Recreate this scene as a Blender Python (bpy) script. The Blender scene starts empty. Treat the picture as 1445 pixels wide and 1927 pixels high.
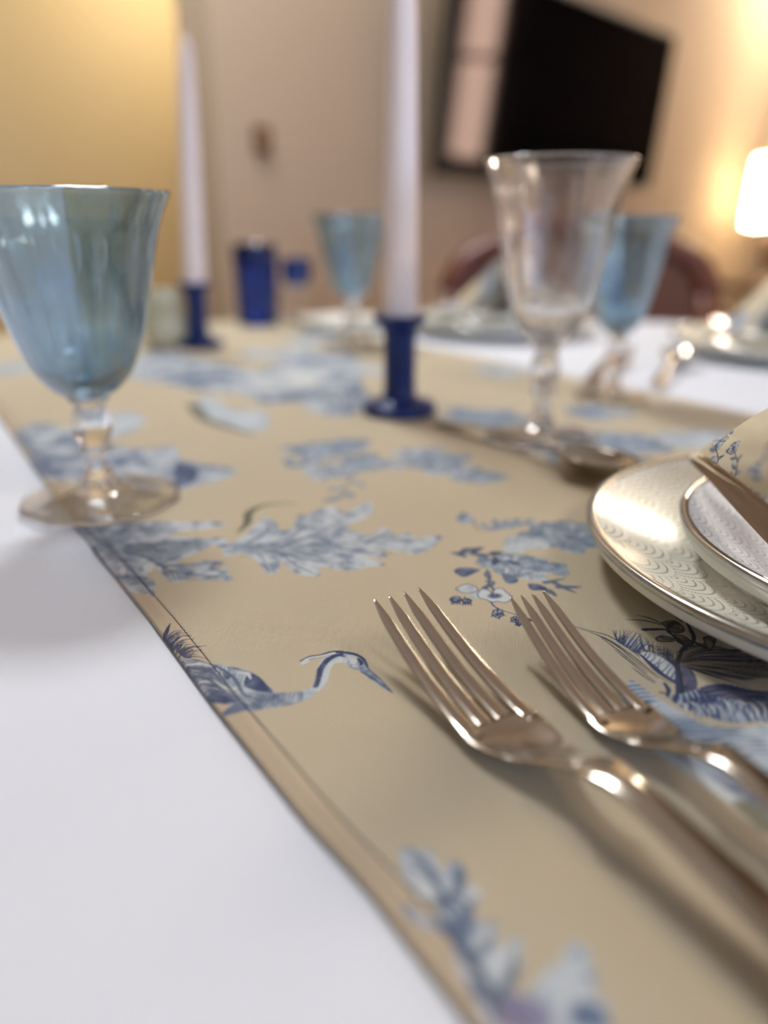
import bpy, bmesh, math, random
import numpy as np
from mathutils import Vector, Matrix
random.seed(7); rng = np.random.RandomState(7)
W, H, F = 1445, 1927, 1448.0            # frame and focal length in pixels
PITCH = math.atan((963.5 - 425) / F); HC = .143   # camera tilt and height above the table top
scene = bpy.context.scene
# ---------------------------------------------------------------- camera, world, lights, exposure
cd = bpy.data.cameras.new('camera'); cam = bpy.data.objects.new('camera', cd)
scene.collection.objects.link(cam); scene.camera = cam
cam.location = (0, 0, HC); cam.rotation_euler = (math.pi / 2 - PITCH, 0, 0)
cd.sensor_fit = 'VERTICAL'; cd.sensor_height = 36.0; cd.lens = F / H * 36.0
cd.clip_start = .005
cd.dof.use_dof = True; cd.dof.focus_distance = .284; cd.dof.aperture_fstop = 2.8; cd.dof.aperture_blades = 0
world = bpy.data.worlds.new('sky'); scene.world = world; world.use_nodes = True
bg = world.node_tree.nodes['Background']; bg.inputs[0].default_value = (.44, .64, 1, 1); bg.inputs[1].default_value = 9.5
scene.view_settings.view_transform = 'Standard'; scene.view_settings.look = 'None'
scene.view_settings.gamma = 1; scene.view_settings.use_curve_mapping = False
scene.view_settings.exposure = -0.02
scene.cycles.use_denoising = True; scene.cycles.denoising_input_passes = 'RGB_ALBEDO_NORMAL'; scene.cycles.denoising_prefilter = 'ACCURATE'; scene.cycles.max_bounces = 14; scene.cycles.transmission_bounces = 12
scene.cycles.transparent_max_bounces = 16; scene.cycles.blur_glossy = .6
scene.cycles.sample_clamp_indirect = 16
YAW = .825
E1 = Vector((math.cos(YAW), math.sin(YAW), 0)); E2 = Vector((-math.sin(YAW), math.cos(YAW), 0))
def room(a, b, z=0.0): return E1 * a + E2 * b + Vector((0, 0, z))
def lamp(name, kind, loc, energy, col, size=.1, size_y=None, rot=None, portal=False, spread=None):
    l = bpy.data.lights.new(name, kind); o = bpy.data.objects.new(name, l); scene.collection.objects.link(o)
    o.location = loc; l.energy = energy; l.color = col
    if kind == 'AREA':
        l.size = size
        if size_y: l.shape = 'RECTANGLE'; l.size_y = size_y
        if portal: l.cycles.is_portal = True
        if spread: l.spread = spread
    else: l.shadow_soft_size = size
    if rot: o.rotation_euler = rot
    return o
KEY = Vector((-.38, 1.42, 1.66)); TABLE_LAMP = Vector((1.90, 3.97, .29))
WIN = [(-1.9, -.7), (-.2, 1.0)]           # two windows behind the camera, along the room's first axis
for a0, a1 in WIN:
    lamp('window_light', 'AREA', room((a0 + a1) / 2, -2.58, .55), 1, (1, 1, 1), a1 - a0, 1.5,
         (math.pi / 2, 0, YAW), portal=True)
k_ = lamp('ceiling_light', 'AREA', KEY, 34, (.95, .975, 1), .40); k_.data.shape = 'DISK'
lamp('alcove_light', 'POINT', room(2.2, 2.75, 1.32), 32, (1, .90, .68), .12)
lamp('table_lamp_light', 'POINT', TABLE_LAMP + Vector((0, 0, .0)), 130, (1, .86, .68), .05)
lamp('wall_fill', 'POINT', room(4.40, 1.02, 1.28), 48, (1, .88, .70), .10)  # added unseen fill that brightens the upper right wall
lamp('rear_fill', 'AREA', room(.4, -1.3, 1.70), 20, (1, .84, .68), .5, .5)  # unseen warm fill added behind the camera to lift the near cloth

# ---------------------------------------------------------------- helpers
def lin(*c):
    c = [x / 255 for x in c]
    return tuple(x / 12.92 if x <= .04045 else ((x + .055) / 1.055) ** 2.4 for x in c)
def nmat(name, col, rough=.5, metal=0, **kw):
    m = bpy.data.materials.new(name); m.use_nodes = True; b = m.node_tree.nodes['Principled BSDF']
    b.inputs['Base Color'].default_value = (*col, 1); b.inputs['Roughness'].default_value = rough
    b.inputs['Metallic'].default_value = metal
    for k, v in kw.items(): b.inputs[k.replace('_', ' ')].default_value = v
    return m
def bsdf(m): return m.node_tree.nodes['Principled BSDF']
def add_bump(m, scale, strength, dist=.001, detail=2, kind='noise'):
    nt = m.node_tree; tc = nt.nodes.new('ShaderNodeTexCoord'); n = nt.nodes.new('ShaderNodeTexNoise')
    n.inputs['Scale'].default_value = scale; n.inputs['Detail'].default_value = detail
    b = nt.nodes.new('ShaderNodeBump'); b.inputs['Strength'].default_value = strength; b.inputs['Distance'].default_value = dist
    nt.links.new(tc.outputs['Object'], n.inputs['Vector']); nt.links.new(n.outputs['Fac'], b.inputs['Height'])
    nt.links.new(b.outputs['Normal'], bsdf(m).inputs['Normal']); return n
def add_tone(m, c1, c2, scale, detail=3):
    nt = m.node_tree; tc = nt.nodes.new('ShaderNodeTexCoord'); n = nt.nodes.new('ShaderNodeTexNoise')
    n.inputs['Scale'].default_value = scale; n.inputs['Detail'].default_value = detail
    r = nt.nodes.new('ShaderNodeValToRGB'); r.color_ramp.elements[0].position = .3; r.color_ramp.elements[1].position = .7
    r.color_ramp.elements[0].color = (*c1, 1); r.color_ramp.elements[1].color = (*c2, 1)
    nt.links.new(tc.outputs['Object'], n.inputs['Vector']); nt.links.new(n.outputs['Fac'], r.inputs['Fac'])
    nt.links.new(r.outputs['Color'], bsdf(m).inputs['Base Color'])
class NB:                                   # small helper to write node maths
    def __init__(s, m): s.nt = m.node_tree
    def math(s, op, a, b=None, c=None):
        n = s.nt.nodes.new('ShaderNodeMath'); n.operation = op
        for i, v in enumerate((a, b, c)):
            if v is None: continue
            if isinstance(v, (int, float)): n.inputs[i].default_value = v
            else: s.nt.links.new(v, n.inputs[i])
        return n.outputs[0]
def weave(m, pitch, strength, colnode_out=None, tone=.10):
    """fine crossing threads as relief, optionally a slight tone on top of a colour"""
    nb = NB(m); nt = m.node_tree; tc = nt.nodes.new('ShaderNodeTexCoord'); sp = nt.nodes.new('ShaderNodeSeparateXYZ')
    nt.links.new(tc.outputs['Object'], sp.inputs[0]); k = 2 * math.pi / pitch
    u = nb.math('ADD', nb.math('MULTIPLY', sp.outputs[0], k * .80), nb.math('MULTIPLY', sp.outputs[1], k * .60))
    v = nb.math('SUBTRACT', nb.math('MULTIPLY', sp.outputs[1], k * .80), nb.math('MULTIPLY', sp.outputs[0], k * .60))
    h = nb.math('MULTIPLY', nb.math('SINE', u), nb.math('SINE', v))
    b = nt.nodes.new('ShaderNodeBump'); b.inputs['Strength'].default_value = strength; b.inputs['Distance'].default_value = .00025
    nt.links.new(h, b.inputs['Height']); nt.links.new(b.outputs['Normal'], bsdf(m).inputs['Normal'])
    if colnode_out is not None:
        f = nb.math('MULTIPLY_ADD', h, tone, 1.0)
        mx = nt.nodes.new('ShaderNodeMix'); mx.data_type = 'RGBA'; mx.blend_type = 'MULTIPLY'; mx.inputs[0].default_value = 1
        nt.links.new(colnode_out, mx.inputs[6]); nt.links.new(f, mx.inputs[7])
        nt.links.new(mx.outputs[2], bsdf(m).inputs['Base Color'])
def mesh_obj(name, verts, faces, mat, parent=None, smooth=True, loc=None, **props):
    me = bpy.data.meshes.new(name); me.from_pydata([tuple(v) for v in verts], [], faces); me.update()
    if smooth: me.polygons.foreach_set('use_smooth', [True] * len(me.polygons))
    o = bpy.data.objects.new(name, me); scene.collection.objects.link(o)
    if mat: me.materials.append(mat)
    if parent: o.parent = parent
    if loc is not None: o.location = loc
    for k, v in props.items(): o[k] = v
    return o
def thing(name, label, cat, loc=(0, 0, 0), rz=0, group=None):
    o = bpy.data.objects.new(name, None); scene.collection.objects.link(o); o.empty_display_size = .02
    o.location = loc; o.rotation_euler = (0, 0, rz); o['label'] = label; o['category'] = cat
    if group: o['group'] = group
    return o
def tag(o, label, cat, group=None):
    o['label'] = label; o['category'] = cat
    if group: o['group'] = group
    return o
def dup(root, loc, rz, label, group=None, name=None, scale=None):
    r = root.copy(); scene.collection.objects.link(r); r.location = loc; r.rotation_euler = (0, 0, rz); r['label'] = label
    if group: r['group'] = group
    if scale: r.scale = scale
    for ch in list(root.children):
        c = ch.copy(); scene.collection.objects.link(c); c.parent = r
        for g in ch.children:
            d = g.copy(); scene.collection.objects.link(d); d.parent = c
    return r
def box(lo, hi, bevel=0):
    bm = bmesh.new(); bmesh.ops.create_cube(bm, size=1)
    for v in bm.verts: v.co = Vector([(lo[i] + hi[i]) / 2 + v.co[i] * (hi[i] - lo[i]) for i in range(3)])
    if bevel: bmesh.ops.bevel(bm, geom=bm.edges[:], offset=bevel, segments=3, profile=.7, affect='EDGES')
    return bm
def bm_obj(name, bm, mat, parent=None, smooth=False, **props):
    me = bpy.data.meshes.new(name); bm.to_mesh(me); bm.free()
    if smooth: me.polygons.foreach_set('use_smooth', [True] * len(me.polygons))
    o = bpy.data.objects.new(name, me); scene.collection.objects.link(o); me.materials.append(mat)
    if parent: o.parent = parent
    for k, v in props.items(): o[k] = v
    return o
def smooth_curve(P, n=8, closed=False):
    P = np.array(P, float); N = len(P); out = []
    rngi = range(N if closed else N - 1)
    for i in rngi:
        if closed: a, b, c, d = P[i - 1], P[i], P[(i + 1) % N], P[(i + 2) % N]
        else: a, b, c, d = P[max(i - 1, 0)], P[i], P[i + 1], P[min(i + 2, N - 1)]
        for k in range(n):
            t = k / n
            out.append(.5 * ((2 * b) + (c - a) * t + (2 * a - 5 * b + 4 * c - d) * t * t + (3 * b - a - 3 * c + d) * t ** 3))
    if not closed: out.append(P[-1])
    return np.array(out)
def lathe(prof, seg=64, flute=None, smooth=4, closed=False):
    """prof: (radius, z) list; flute(angle, z) multiplies the radius"""
    if smooth: prof = smooth_curve(prof, smooth, closed)
    V = []; Fc = []; n = len(prof)
    for r, z in prof:
        for k in range(seg):
            a = 2 * math.pi * k / seg; rr = max(r, 0) * (flute(a, z) if flute else 1)
            V.append((rr * math.cos(a), rr * math.sin(a), z))
    for i in range(n if closed else n - 1):
        j = (i + 1) % n
        for k in range(seg):
            k2 = (k + 1) % seg
            Fc.append((i * seg + k, i * seg + k2, j * seg + k2, j * seg + k))
    return V, Fc
def loft(rings, cap=True):
    V = [p for r in rings for p in r]; n = len(rings[0]); Fc = []
    for i in range(len(rings) - 1):
        for k in range(n):
            k2 = (k + 1) % n; Fc.append((i * n + k, i * n + k2, (i + 1) * n + k2, (i + 1) * n + k))
    if cap: Fc.append(tuple(range(n))[::-1]); Fc.append(tuple((len(rings) - 1) * n + k for k in range(n)))
    return V, Fc
def tube(P, R, seg=10):
    P = [Vector(p) for p in P]; rings = []
    for i, p in enumerate(P):
        t = (P[min(i + 1, len(P) - 1)] - P[max(i - 1, 0)]).normalized()
        s = t.cross(Vector((0, 0, 1)));  s = s if s.length > 1e-4 else Vector((1, 0, 0)); s.normalize(); u = s.cross(t)
        r = R[i] if isinstance(R, (list, tuple)) else R
        rings.append([p + (s * math.cos(a) + u * math.sin(a)) * r for a in [2 * math.pi * k / seg for k in range(seg)]])
    return loft(rings)
# ground(): a point of the photograph turned into a point on a level plane
_c, _s = math.cos(PITCH), math.sin(PITCH)
def ground(x, y, z=0.0):
    x = np.asarray(x, float); y = np.asarray(y, float)
    dx = (x - W / 2) / F; dv = (y - H / 2) / F
    dy = _c - dv * _s; dz = -_s - dv * _c; t = (z - HC) / dz
    return np.stack([dx * t, dy * t], -1)

# ---------------------------------------------------------------- the printed cloth pattern
TAN = np.array(lin(212, 197, 166)); PALE = np.array(lin(214, 222, 226)); SKY = np.array(lin(177, 191, 203))
MID = np.array(lin(108, 128, 158)); NAVY = np.array(lin(34, 50, 98)); INK = np.array(lin(20, 26, 48)); GREY = np.array(lin(140, 136, 112))
class Canvas:
    def __init__(s, x0, x1, y0, y1, res):
        s.x0, s.y0, s.res = x0, y0, res; s.nx = int((x1 - x0) / res); s.ny = int((y1 - y0) / res)
        s.a = np.empty((s.ny, s.nx, 3), np.float32); s.a[:] = TAN
    def win(s, lo, hi):
        i0 = max(0, int((lo[0] - s.x0) / s.res) - 1); i1 = min(s.nx, int((hi[0] - s.x0) / s.res) + 2)
        j0 = max(0, int((lo[1] - s.y0) / s.res) - 1); j1 = min(s.ny, int((hi[1] - s.y0) / s.res) + 2)
        if i1 <= i0 or j1 <= j0: return None
        X, Y = np.meshgrid(s.x0 + (np.arange(i0, i1) + .5) * s.res, s.y0 + (np.arange(j0, j1) + .5) * s.res)
        return i0, i1, j0, j1, X, Y
    def sample(s, x, y):
        fx = np.clip((x - s.x0) / s.res - .5, 0, s.nx - 1.001); fy = np.clip((y - s.y0) / s.res - .5, 0, s.ny - 1.001)
        i = fx.astype(int); j = fy.astype(int); u = (fx - i)[..., None]; v = (fy - j)[..., None]; a = s.a
        return (a[j, i] * (1 - u) + a[j, i + 1] * u) * (1 - v) + (a[j + 1, i] * (1 - u) + a[j + 1, i + 1] * u) * v
_lat = np.random.RandomState(3).rand(256, 256)
def vnoise(x, y):
    i = np.floor(x).astype(int); j = np.floor(y).astype(int); u = x - i; v = y - j
    u = u * u * (3 - 2 * u); v = v * v * (3 - 2 * v); g = lambda a, b: _lat[a & 255, b & 255]
    return (g(i, j) * (1 - u) + g(i + 1, j) * u) * (1 - v) + (g(i, j + 1) * (1 - u) + g(i + 1, j + 1) * u) * v
def inside(P, X, Y):
    m = np.zeros(X.shape, bool); n = len(P)
    for k in range(n):
        x1, y1 = P[k]; x2, y2 = P[(k + 1) % n]
        if y1 == y2: continue
        m ^= ((Y > min(y1, y2)) & (Y <= max(y1, y2)) & (X < (x2 - x1) * (Y - y1) / (y2 - y1) + x1))
    return m
class Print:
    """draws on several canvases at once; points in metres on the cloth"""
    def __init__(s, *cv): s.cv = cv
    def fill(s, P, light=PALE, dark=MID, ang=0.0, pitch=.0011, amt=.6, blot=.004, bias=.5, alpha=1.0, smooth=5):
        P = smooth_curve(P, smooth, True) if smooth else np.array(P)
        for c in s.cv:
            w = c.win(P.min(0), P.max(0))
            if w is None: continue
            i0, i1, j0, j1, X, Y = w; m = inside(P, X, Y)
            n = vnoise(X / blot + 7, Y / blot + 3) * .65 + vnoise(X / blot * 2.3, Y / blot * 2.3) * .35
            u = (-X * math.sin(ang) + Y * math.cos(ang)) / pitch
            h = .5 + .5 * np.sin(2 * math.pi * (u + 1.6 * vnoise(X / .006, Y / .006)))
            t = np.clip(bias + (n - .5) * 2.6 + (h - .5) * 2 * amt, 0, 1)
            t = (t * t * (3 - 2 * t))[..., None]
            col = light * (1 - t) + dark * t; reg = c.a[j0:j1, i0:i1]
            reg[m] = (reg * (1 - alpha) + col * alpha)[m]
    def stroke(s, P, w, col=NAVY, smooth=6, alpha=1.0):
        P = smooth_curve(P, smooth) if smooth and len(P) > 2 else np.array(P, float)
        ws = np.full(len(P), w) if np.isscalar(w) else np.interp(np.linspace(0, 1, len(P)), np.linspace(0, 1, len(w)), w)
        for c in s.cv:
            pad = ws.max() + c.res * 2
            for k in range(len(P) - 1):
                a, b = P[k], P[k + 1]
                q = c.win(np.minimum(a, b) - pad, np.maximum(a, b) + pad)
                if q is None: continue
                i0, i1, j0, j1, X, Y = q; d = b - a; L = d @ d + 1e-18
                t = np.clip(((X - a[0]) * d[0] + (Y - a[1]) * d[1]) / L, 0, 1)
                dist = np.hypot(X - a[0] - t * d[0], Y - a[1] - t * d[1]); ww = ws[k] + (ws[k + 1] - ws[k]) * t
                al = (np.clip((ww / 2 - dist) / c.res + .5, 0, 1) * alpha)[..., None]
                reg = c.a[j0:j1, i0:i1]; reg[:] = reg * (1 - al) + col * al
    # forms of the pattern
    def leaf(s, a, b, wid, n=7, light=PALE, dark=MID, toothed=True, bend=.12, edge=True, bias=.45, pitch=.0011):
        a = np.array(a, float); b = np.array(b, float); d = b - a; L = np.hypot(*d); u = d / L; v = np.array([-u[1], u[0]])
        mid = lambda t: a + d * t + v * math.sin(math.pi * t) * L * bend
        up, lo = [], []
        for k in range(n + 1):
            t = k / n; w = wid * math.sin(math.pi * min(1, t * .9 + .08)) ** .7
            up.append(mid(t) + v * w)
            lo.append(mid(t) - v * w)
            if toothed and 0 < k < n:
                up.append(mid(t + .02) + v * w * .55); lo.append(mid(t + .02) - v * w * .55)
        s.fill(up + lo[::-1], light, dark, math.atan2(u[1], u[0]) + .5, pitch, .55, .005, bias, smooth=3)
        s.stroke([mid(t) for t in np.linspace(0, .95, 6)], [L * .022, L * .006], dark * .6)
        for k in range(1, n):
            t = k / n; w = wid * math.sin(math.pi * t) ** .7
            for sg in (1, -1): s.stroke([mid(t), mid(min(1, t + .12)) + v * sg * w * .85], [L * .012, L * .004], dark * .8, 0)
    def flower(s, c, r, n=5, light=PALE, dark=MID, ph=0.0, sq=.8):
        c = np.array(c)
        for k in range(n):
            a = ph + 2 * math.pi * k / n; q = c + np.array([math.cos(a), math.sin(a) * sq]) * r * .55
            rr = r * .5; ring = [q + np.array([math.cos(t), math.sin(t) * sq]) * rr * (1 + .12 * math.sin(3 * t + k)) for t in np.linspace(0, 2 * math.pi, 11)[:-1]]
            s.fill(ring, light, dark, a, r * .12, .35, r * .5, .22, smooth=4)
            s.stroke(ring + [ring[0]], r * .06, dark * .8)
            for j in (-.35, 0, .35): s.stroke([c, c + np.array([math.cos(a + j), math.sin(a + j) * sq]) * r * .62], [r * .07, r * .02], dark * .7, 0)
        for k in range(9):
            a = 2 * math.pi * k / 9; s.stroke([c, c + np.array([math.cos(a), math.sin(a) * sq]) * r * .3], r * .07, NAVY, 0)
    def peony(s, c, r, seed=0, light=PALE, dark=MID):
        rs = np.random.RandomState(seed); c = np.array(c)
        for k in range(15):
            a = rs.rand() * 6.3; d = r * (1 - k / 15) * .8; q = c + np.array([math.cos(a), math.sin(a)]) * d; rr = r * rs.uniform(.3, .48)
            ring = [q + np.array([math.cos(t), math.sin(t)]) * rr * (1 + .15 * math.sin(4 * t + k)) for t in np.linspace(0, 2 * math.pi, 10)[:-1]]
            s.fill(ring, light, dark, a, max(.0007, r * .09), .5, r * .3, .22 + .28 * rs.rand(), smooth=4); s.stroke(ring[:6], [.0003, .0007, .0003], dark * .75)
    def spray(s, pts, n, r, seed, light=SKY, dark=MID):
        """small leaves along a twig"""
        rs = np.random.RandomState(seed); C = smooth_curve(pts, 8); s.stroke(pts, [.0012, .0006], dark * .7)
        for k in range(n):
            i = int(len(C) * (k + .5) / n); i = min(i, len(C) - 2); t = C[i + 1] - C[i]; a = math.atan2(t[1], t[0]) + (1 if k % 2 else -1) * rs.uniform(.6, 1.1)
            s.leaf(C[i], C[i] + np.array([math.cos(a), math.sin(a)]) * r * rs.uniform(.8, 1.25), r * .24, 4, light, dark, False, .1, bias=.55)
main = Canvas(-.80, .50, .070, 1.34, .0006)
fine = Canvas(-.135, .235, .165, .345, .00017)
pr = Print(main, fine)
def Z(ox, oy, sc, pts): # points read off an enlarged detail, laid on the cloth
    p = np.array(pts, float); return ground(ox + p[:, 0] / sc, oy + p[:, 1] / sc)
def hatch(P, Q, n, w, col, jit=.08, a=1.0):
    """n strokes between two matched curves"""
    P = smooth_curve(P, 8); Q = smooth_curve(Q, 8)
    for t in np.linspace(0, 1, n):
        i = t * (len(P) - 1); k = int(i); f = i - k; k2 = min(k + 1, len(P) - 1); p = P[k] * (1 - f) + P[k2] * f
        i = t * (len(Q) - 1); k = int(i); f = i - k; k2 = min(k + 1, len(Q) - 1); q = Q[k] * (1 - f) + Q[k2] * f
        m = (p + q) / 2 + (rng.rand(2) - .5) * np.hypot(*(q - p)) * jit
        pr.stroke([p, m, q], [w, w * .8, w * .3], col, 3, a)

def draw_pattern():
    # --- far, soft parts of the print (big feathery foliage, flowers, a crane)
    z = lambda pts: Z(200, 550, 1.445, pts)
    pr.fill(z([(90, 180), (160, 165), (330, 200), (420, 215), (470, 190), (560, 180), (640, 165), (700, 200), (690, 250), (720, 300), (650, 340), (560, 330), (520, 300), (440, 310), (360, 280), (240, 270), (150, 250), (60, 230)]), PALE, MID, .5, .004, .5, .02, .62)
    pr.fill(z([(390, 230), (470, 215), (600, 220), (560, 260), (480, 275), (410, 265)]), lin_pale, SKY, .2, .004, .3, .02, .2)
    pr.fill(z([(240, 300), (290, 290), (340, 320), (430, 330), (440, 370), (380, 385), (330, 370), (260, 345)]), PALE, SKY, .3, .004, .4, .015, .35)
    pr.stroke(z([(235, 310), (270, 350), (350, 378), (400, 392)]), [.012, .008, .003], GREY * .6, alpha=.8)
    pr.fill(z([(-30, 340), (60, 330), (110, 350), (70, 385), (-20, 400)]), PALE, SKY, .3, .004, .4, .02, .3)
    # leaf group in front of the goblet's foot, left
    pr.fill(z([(-200, 440), (-90, 430), (20, 425), (110, 430), (190, 425), (200, 455), (250, 470), (350, 485), (330, 510), (250, 530), (190, 545), (90, 560), (-60, 540), (-190, 500)]), PALE, MID, .4, .003, .5, .014, .6)
    pr.fill(z([(190, 470), (245, 480), (240, 520), (190, 530)]), MID, NAVY, .4, .003, .4, .01, .5)
    # band of two flower heads in the middle
    for (cx, cy, r, sd) in ((560, 440, .021, 2), (650, 425, .022, 3), (600, 490, .017, 4), (700, 470, .018, 5), (850, 440, .018, 6), (900, 465, .020, 7), (960, 490, .020, 8), (1020, 510, .014, 9)):
        pr.peony(z([(cx, cy)])[0], r, sd, SKY if sd % 2 else PALE, MID)
    pr.spray(z([(490, 480), (560, 460), (640, 440)]), 9, .016, 11); pr.spray(z([(720, 460), (800, 475), (900, 470), (1000, 520)]), 12, .016, 12, PALE, MID)
    pr.spray(z([(700, 450), (660, 520), (640, 560)]), 7, .012, 13)
    # grey blue flowers behind the clear glass
    for (cx, cy, r, sd) in ((990, 340, .028, 21), (1060, 350, .030, 22), (1120, 370, .024, 23), (1330, 330, .026, 24), (1280, 410, .032, 25), (1350, 430, .034, 26), (1420, 410, .03, 27), (1230, 440, .024, 28)):
        pr.peony(z([(cx, cy)])[0], r, sd, SKY, MID)
    for (px, py, r, sd) in ((600, 640, .05, 31), (520, 665, .05, 32), (660, 700, .04, 33), (300, 690, .05, 34), (220, 700, .04, 35), (60, 690, .05, 36), (1320, 830, .03, 37), (950, 700, .03, 38)):
        pr.peony(ground(px, py), r, sd, PALE * .92, SKY * .85)
    pr.fill(ground(*np.array([(30, 815), (90, 800), (180, 830), (240, 850), (220, 900), (120, 900), (60, 860)]).T), PALE, MID, .3, .003, .5, .012, .6)
    # --- centre leaf
    c = lambda pts: Z(400, 920, 3.141, pts)
    out = [(0, 305), (40, 300), (100, 335), (180, 295), (240, 235), (315, 180), (375, 215), (405, 262), (480, 245), (490, 195), (520, 165), (560, 168), (620, 135), (690, 112), (740, 125), (780, 155), (850, 115), (920, 88), (955, 112), (930, 165), (870, 200), (790, 240), (860, 272), (930, 285), (1000, 245), (1050, 250), (1070, 285), (1160, 275), (1210, 305), (1280, 295), (1355, 292), (1335, 325), (1285, 370), (1200, 398), (1120, 388), (1000, 368), (1035, 412), (970, 418), (890, 400), (960, 435), (1022, 462), (900, 478), (830, 500), (720, 488), (640, 478), (635, 528), (560, 528), (480, 510), (440, 470), (400, 440), (392, 500), (330, 520), (285, 470), (235, 420), (170, 395), (70, 412), (60, 370), (0, 340)]
    pr.fill(c(out), PALE, MID, .25, .0012, .5, .0055, .24, smooth=4)
    for seg in ([(60, 350), (250, 350), (450, 350), (700, 335), (1000, 330), (1300, 320)], [(200, 340), (330, 260), (320, 200)], [(300, 350), (450, 310), (560, 230), (700, 150)], [(420, 345), (600, 290), (760, 200), (920, 120)],
                [(260, 365), (420, 400), (600, 440), (900, 460)], [(230, 370), (300, 430), (340, 510)], [(400, 400), (480, 460), (600, 515)], [(600, 345), (800, 370), (1000, 408)], [(900, 330), (1000, 290), (1040, 255)]):
        pr.stroke(c(seg), [.0022, .0014, .0004], MID * .55, alpha=.8)
        q = [(x + 14, y + 16) for x, y in seg]; pr.stroke(c(q), [.0010, .0008, .0003], PALE, alpha=.7)
    for k in range(70):
        t = rng.rand(); x = 120 + 1050 * t; y = 340 + rng.uniform(-70, 90) * (1 - t * .6)
        pr.stroke(c([(x, y), (x + 45, y - 8 if y < 340 else y + 10), (x + 85, y - 25 if y < 340 else y + 22)]), [.0007, .0002], MID * (.5 if y > 350 else .85), 3, .6)
    pr.fill(c([(100, 330), (200, 330), (420, 345), (700, 350), (720, 380), (600, 420), (380, 400), (260, 400), (150, 385)]), SKY, MID * .8, .1, .0012, .7, .005, .45, .6)
    pr.stroke(c([(150, 270), (205, 215), (215, 155), (290, 112), (400, 98), (500, 96)]), [.0012, .0040, .0048, .003, .002, .0008], GREY * .55, alpha=.85)
    # --- left leaf crossing the hem
    a = lambda pts: Z(130, 950, 4.014, pts)
    pr.fill(a([(20, 150), (200, 135), (480, 150), (800, 140), (1190, 148), (1080, 190), (850, 215), (760, 245), (960, 262), (1150, 268), (1200, 290), (1060, 330), (960, 380), (830, 440), (900, 470), (1000, 440), (1170, 448), (1090, 495), (1235, 500), (1190, 530), (1245, 575), (1190, 596), (1080, 575), (1020, 590), (940, 560), (870, 592), (770, 600), (720, 560), (670, 500), (610, 520), (590, 570), (650, 600), (640, 710), (590, 690), (500, 690), (440, 655), (405, 600), (360, 560), (300, 500), (220, 400), (100, 250)]), PALE, MID, .15, .0012, .5, .0050, .30, smooth=4)
    pr.fill(a([(60, 170), (250, 190), (330, 280), (560, 300), (900, 280), (1040, 300), (900, 380), (700, 420), (560, 420), (470, 460), (330, 430), (200, 330), (90, 230)]), SKY, MID * .7, .1, .0012, .8, .0045, .45, .65)
    for seg in ([(120, 200), (280, 330), (430, 480), (560, 610), (620, 690)], [(430, 330), (700, 300), (1000, 275), (1180, 270)], [(420, 380), (600, 420), (800, 520), (1200, 560)], [(700, 480), (900, 470), (1150, 450)], [(300, 250), (500, 210), (800, 180), (1100, 160)]):
        pr.stroke(a(seg), [.0016, .0011, .0003], NAVY, alpha=.75)
    hatch(a([(430, 480), (520, 560), (610, 680)]), a([(300, 500), (400, 600), (560, 700)]), 22, .00042, MID * .5)
    hatch(a([(430, 480), (520, 560), (610, 680)]), a([(560, 430), (640, 580), (650, 690)]), 18, .00038, MID * .5)
    hatch(a([(700, 490), (900, 530), (1200, 560)]), a([(760, 600), (930, 592), (1200, 598)]), 26, .00040, MID * .5)
    hatch(a([(700, 490), (900, 500), (1100, 520)]), a([(820, 450), (1000, 440), (1180, 455)]), 16, .00040, MID * .5)
    hatch(a([(450, 330), (700, 300), (1000, 280)]), a([(560, 420), (800, 420), (1000, 330)]), 22, .00040, MID * .5)
    pr.fill(a([(560, 480), (620, 455), (650, 490), (590, 530)]), lin_pale, PALE, 0, .001, .1, .004, .1)
    pr.fill(a([(380, 510), (420, 495), (430, 540), (395, 545)]), lin_pale, PALE, 0, .001, .1, .004, .1)
    # grass tuft on the hem
    for q in ([(705, 1030), (740, 960), (770, 920)], [(735, 1060), (790, 1010), (850, 980)], [(760, 1090), (820, 1040), (915, 1000)], [(780, 1120), (860, 1060), (950, 1030)], [(800, 1140), (880, 1120), (1040, 1085)], [(830, 1170), (920, 1140), (1010, 1120)], [(850, 1190), (950, 1180), (1055, 1190)], [(810, 1100), (850, 1085), (830, 1110), (800, 1100)], [(770, 1110), (800, 1050), (840, 1010)], [(840, 1150), (900, 1120), (940, 1125)]):
        pr.stroke(a(q), [.0009, .0006, .0002], INK)
    pr.stroke(a([(712, 1025), (738, 990), (765, 930)]), [.0018, .0016, .0003], NAVY)
    for k in range(26):
        x = 720 + k * 7; y = 1040 + k * 6.5; L = rng.uniform(40, 150); pr.stroke(a([(x, y), (x + L * .5, y - L * .45), (x + L, y - L * .55 + rng.uniform(-10, 15))]), [.0006, .0002], NAVY, 3)
    # --- heron
    h = lambda pts: Z(290, 1160, 3.074, pts)
    pr.fill(h([(120, 268), (200, 265), (310, 288), (400, 298), (500, 320), (585, 350), (650, 410), (692, 456), (780, 460), (860, 450), (905, 432), (900, 480), (850, 512), (760, 537), (660, 552), (560, 570), (470, 585), (408, 597), (395, 575), (450, 540), (360, 525), (330, 500), (200, 380)]), PALE * .95, MID * .8, 2.7, .0012, .6, .005, .42, smooth=3)
    pr.fill(h([(170, 278), (300, 295), (330, 320), (240, 320), (190, 305)]), PALE, MID, .2, .0009, .6, .004, .4)
    pr.fill(h([(340, 300), (400, 300), (430, 330), (460, 380), (440, 420), (390, 400), (370, 350)]), PALE, SKY, .2, .0009, .5, .003, .25, .8)
    pr.fill(h([(395, 320), (440, 345), (450, 370), (410, 380)]), MID, NAVY, .2, .0009, .3, .003, .6, .8)
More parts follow.
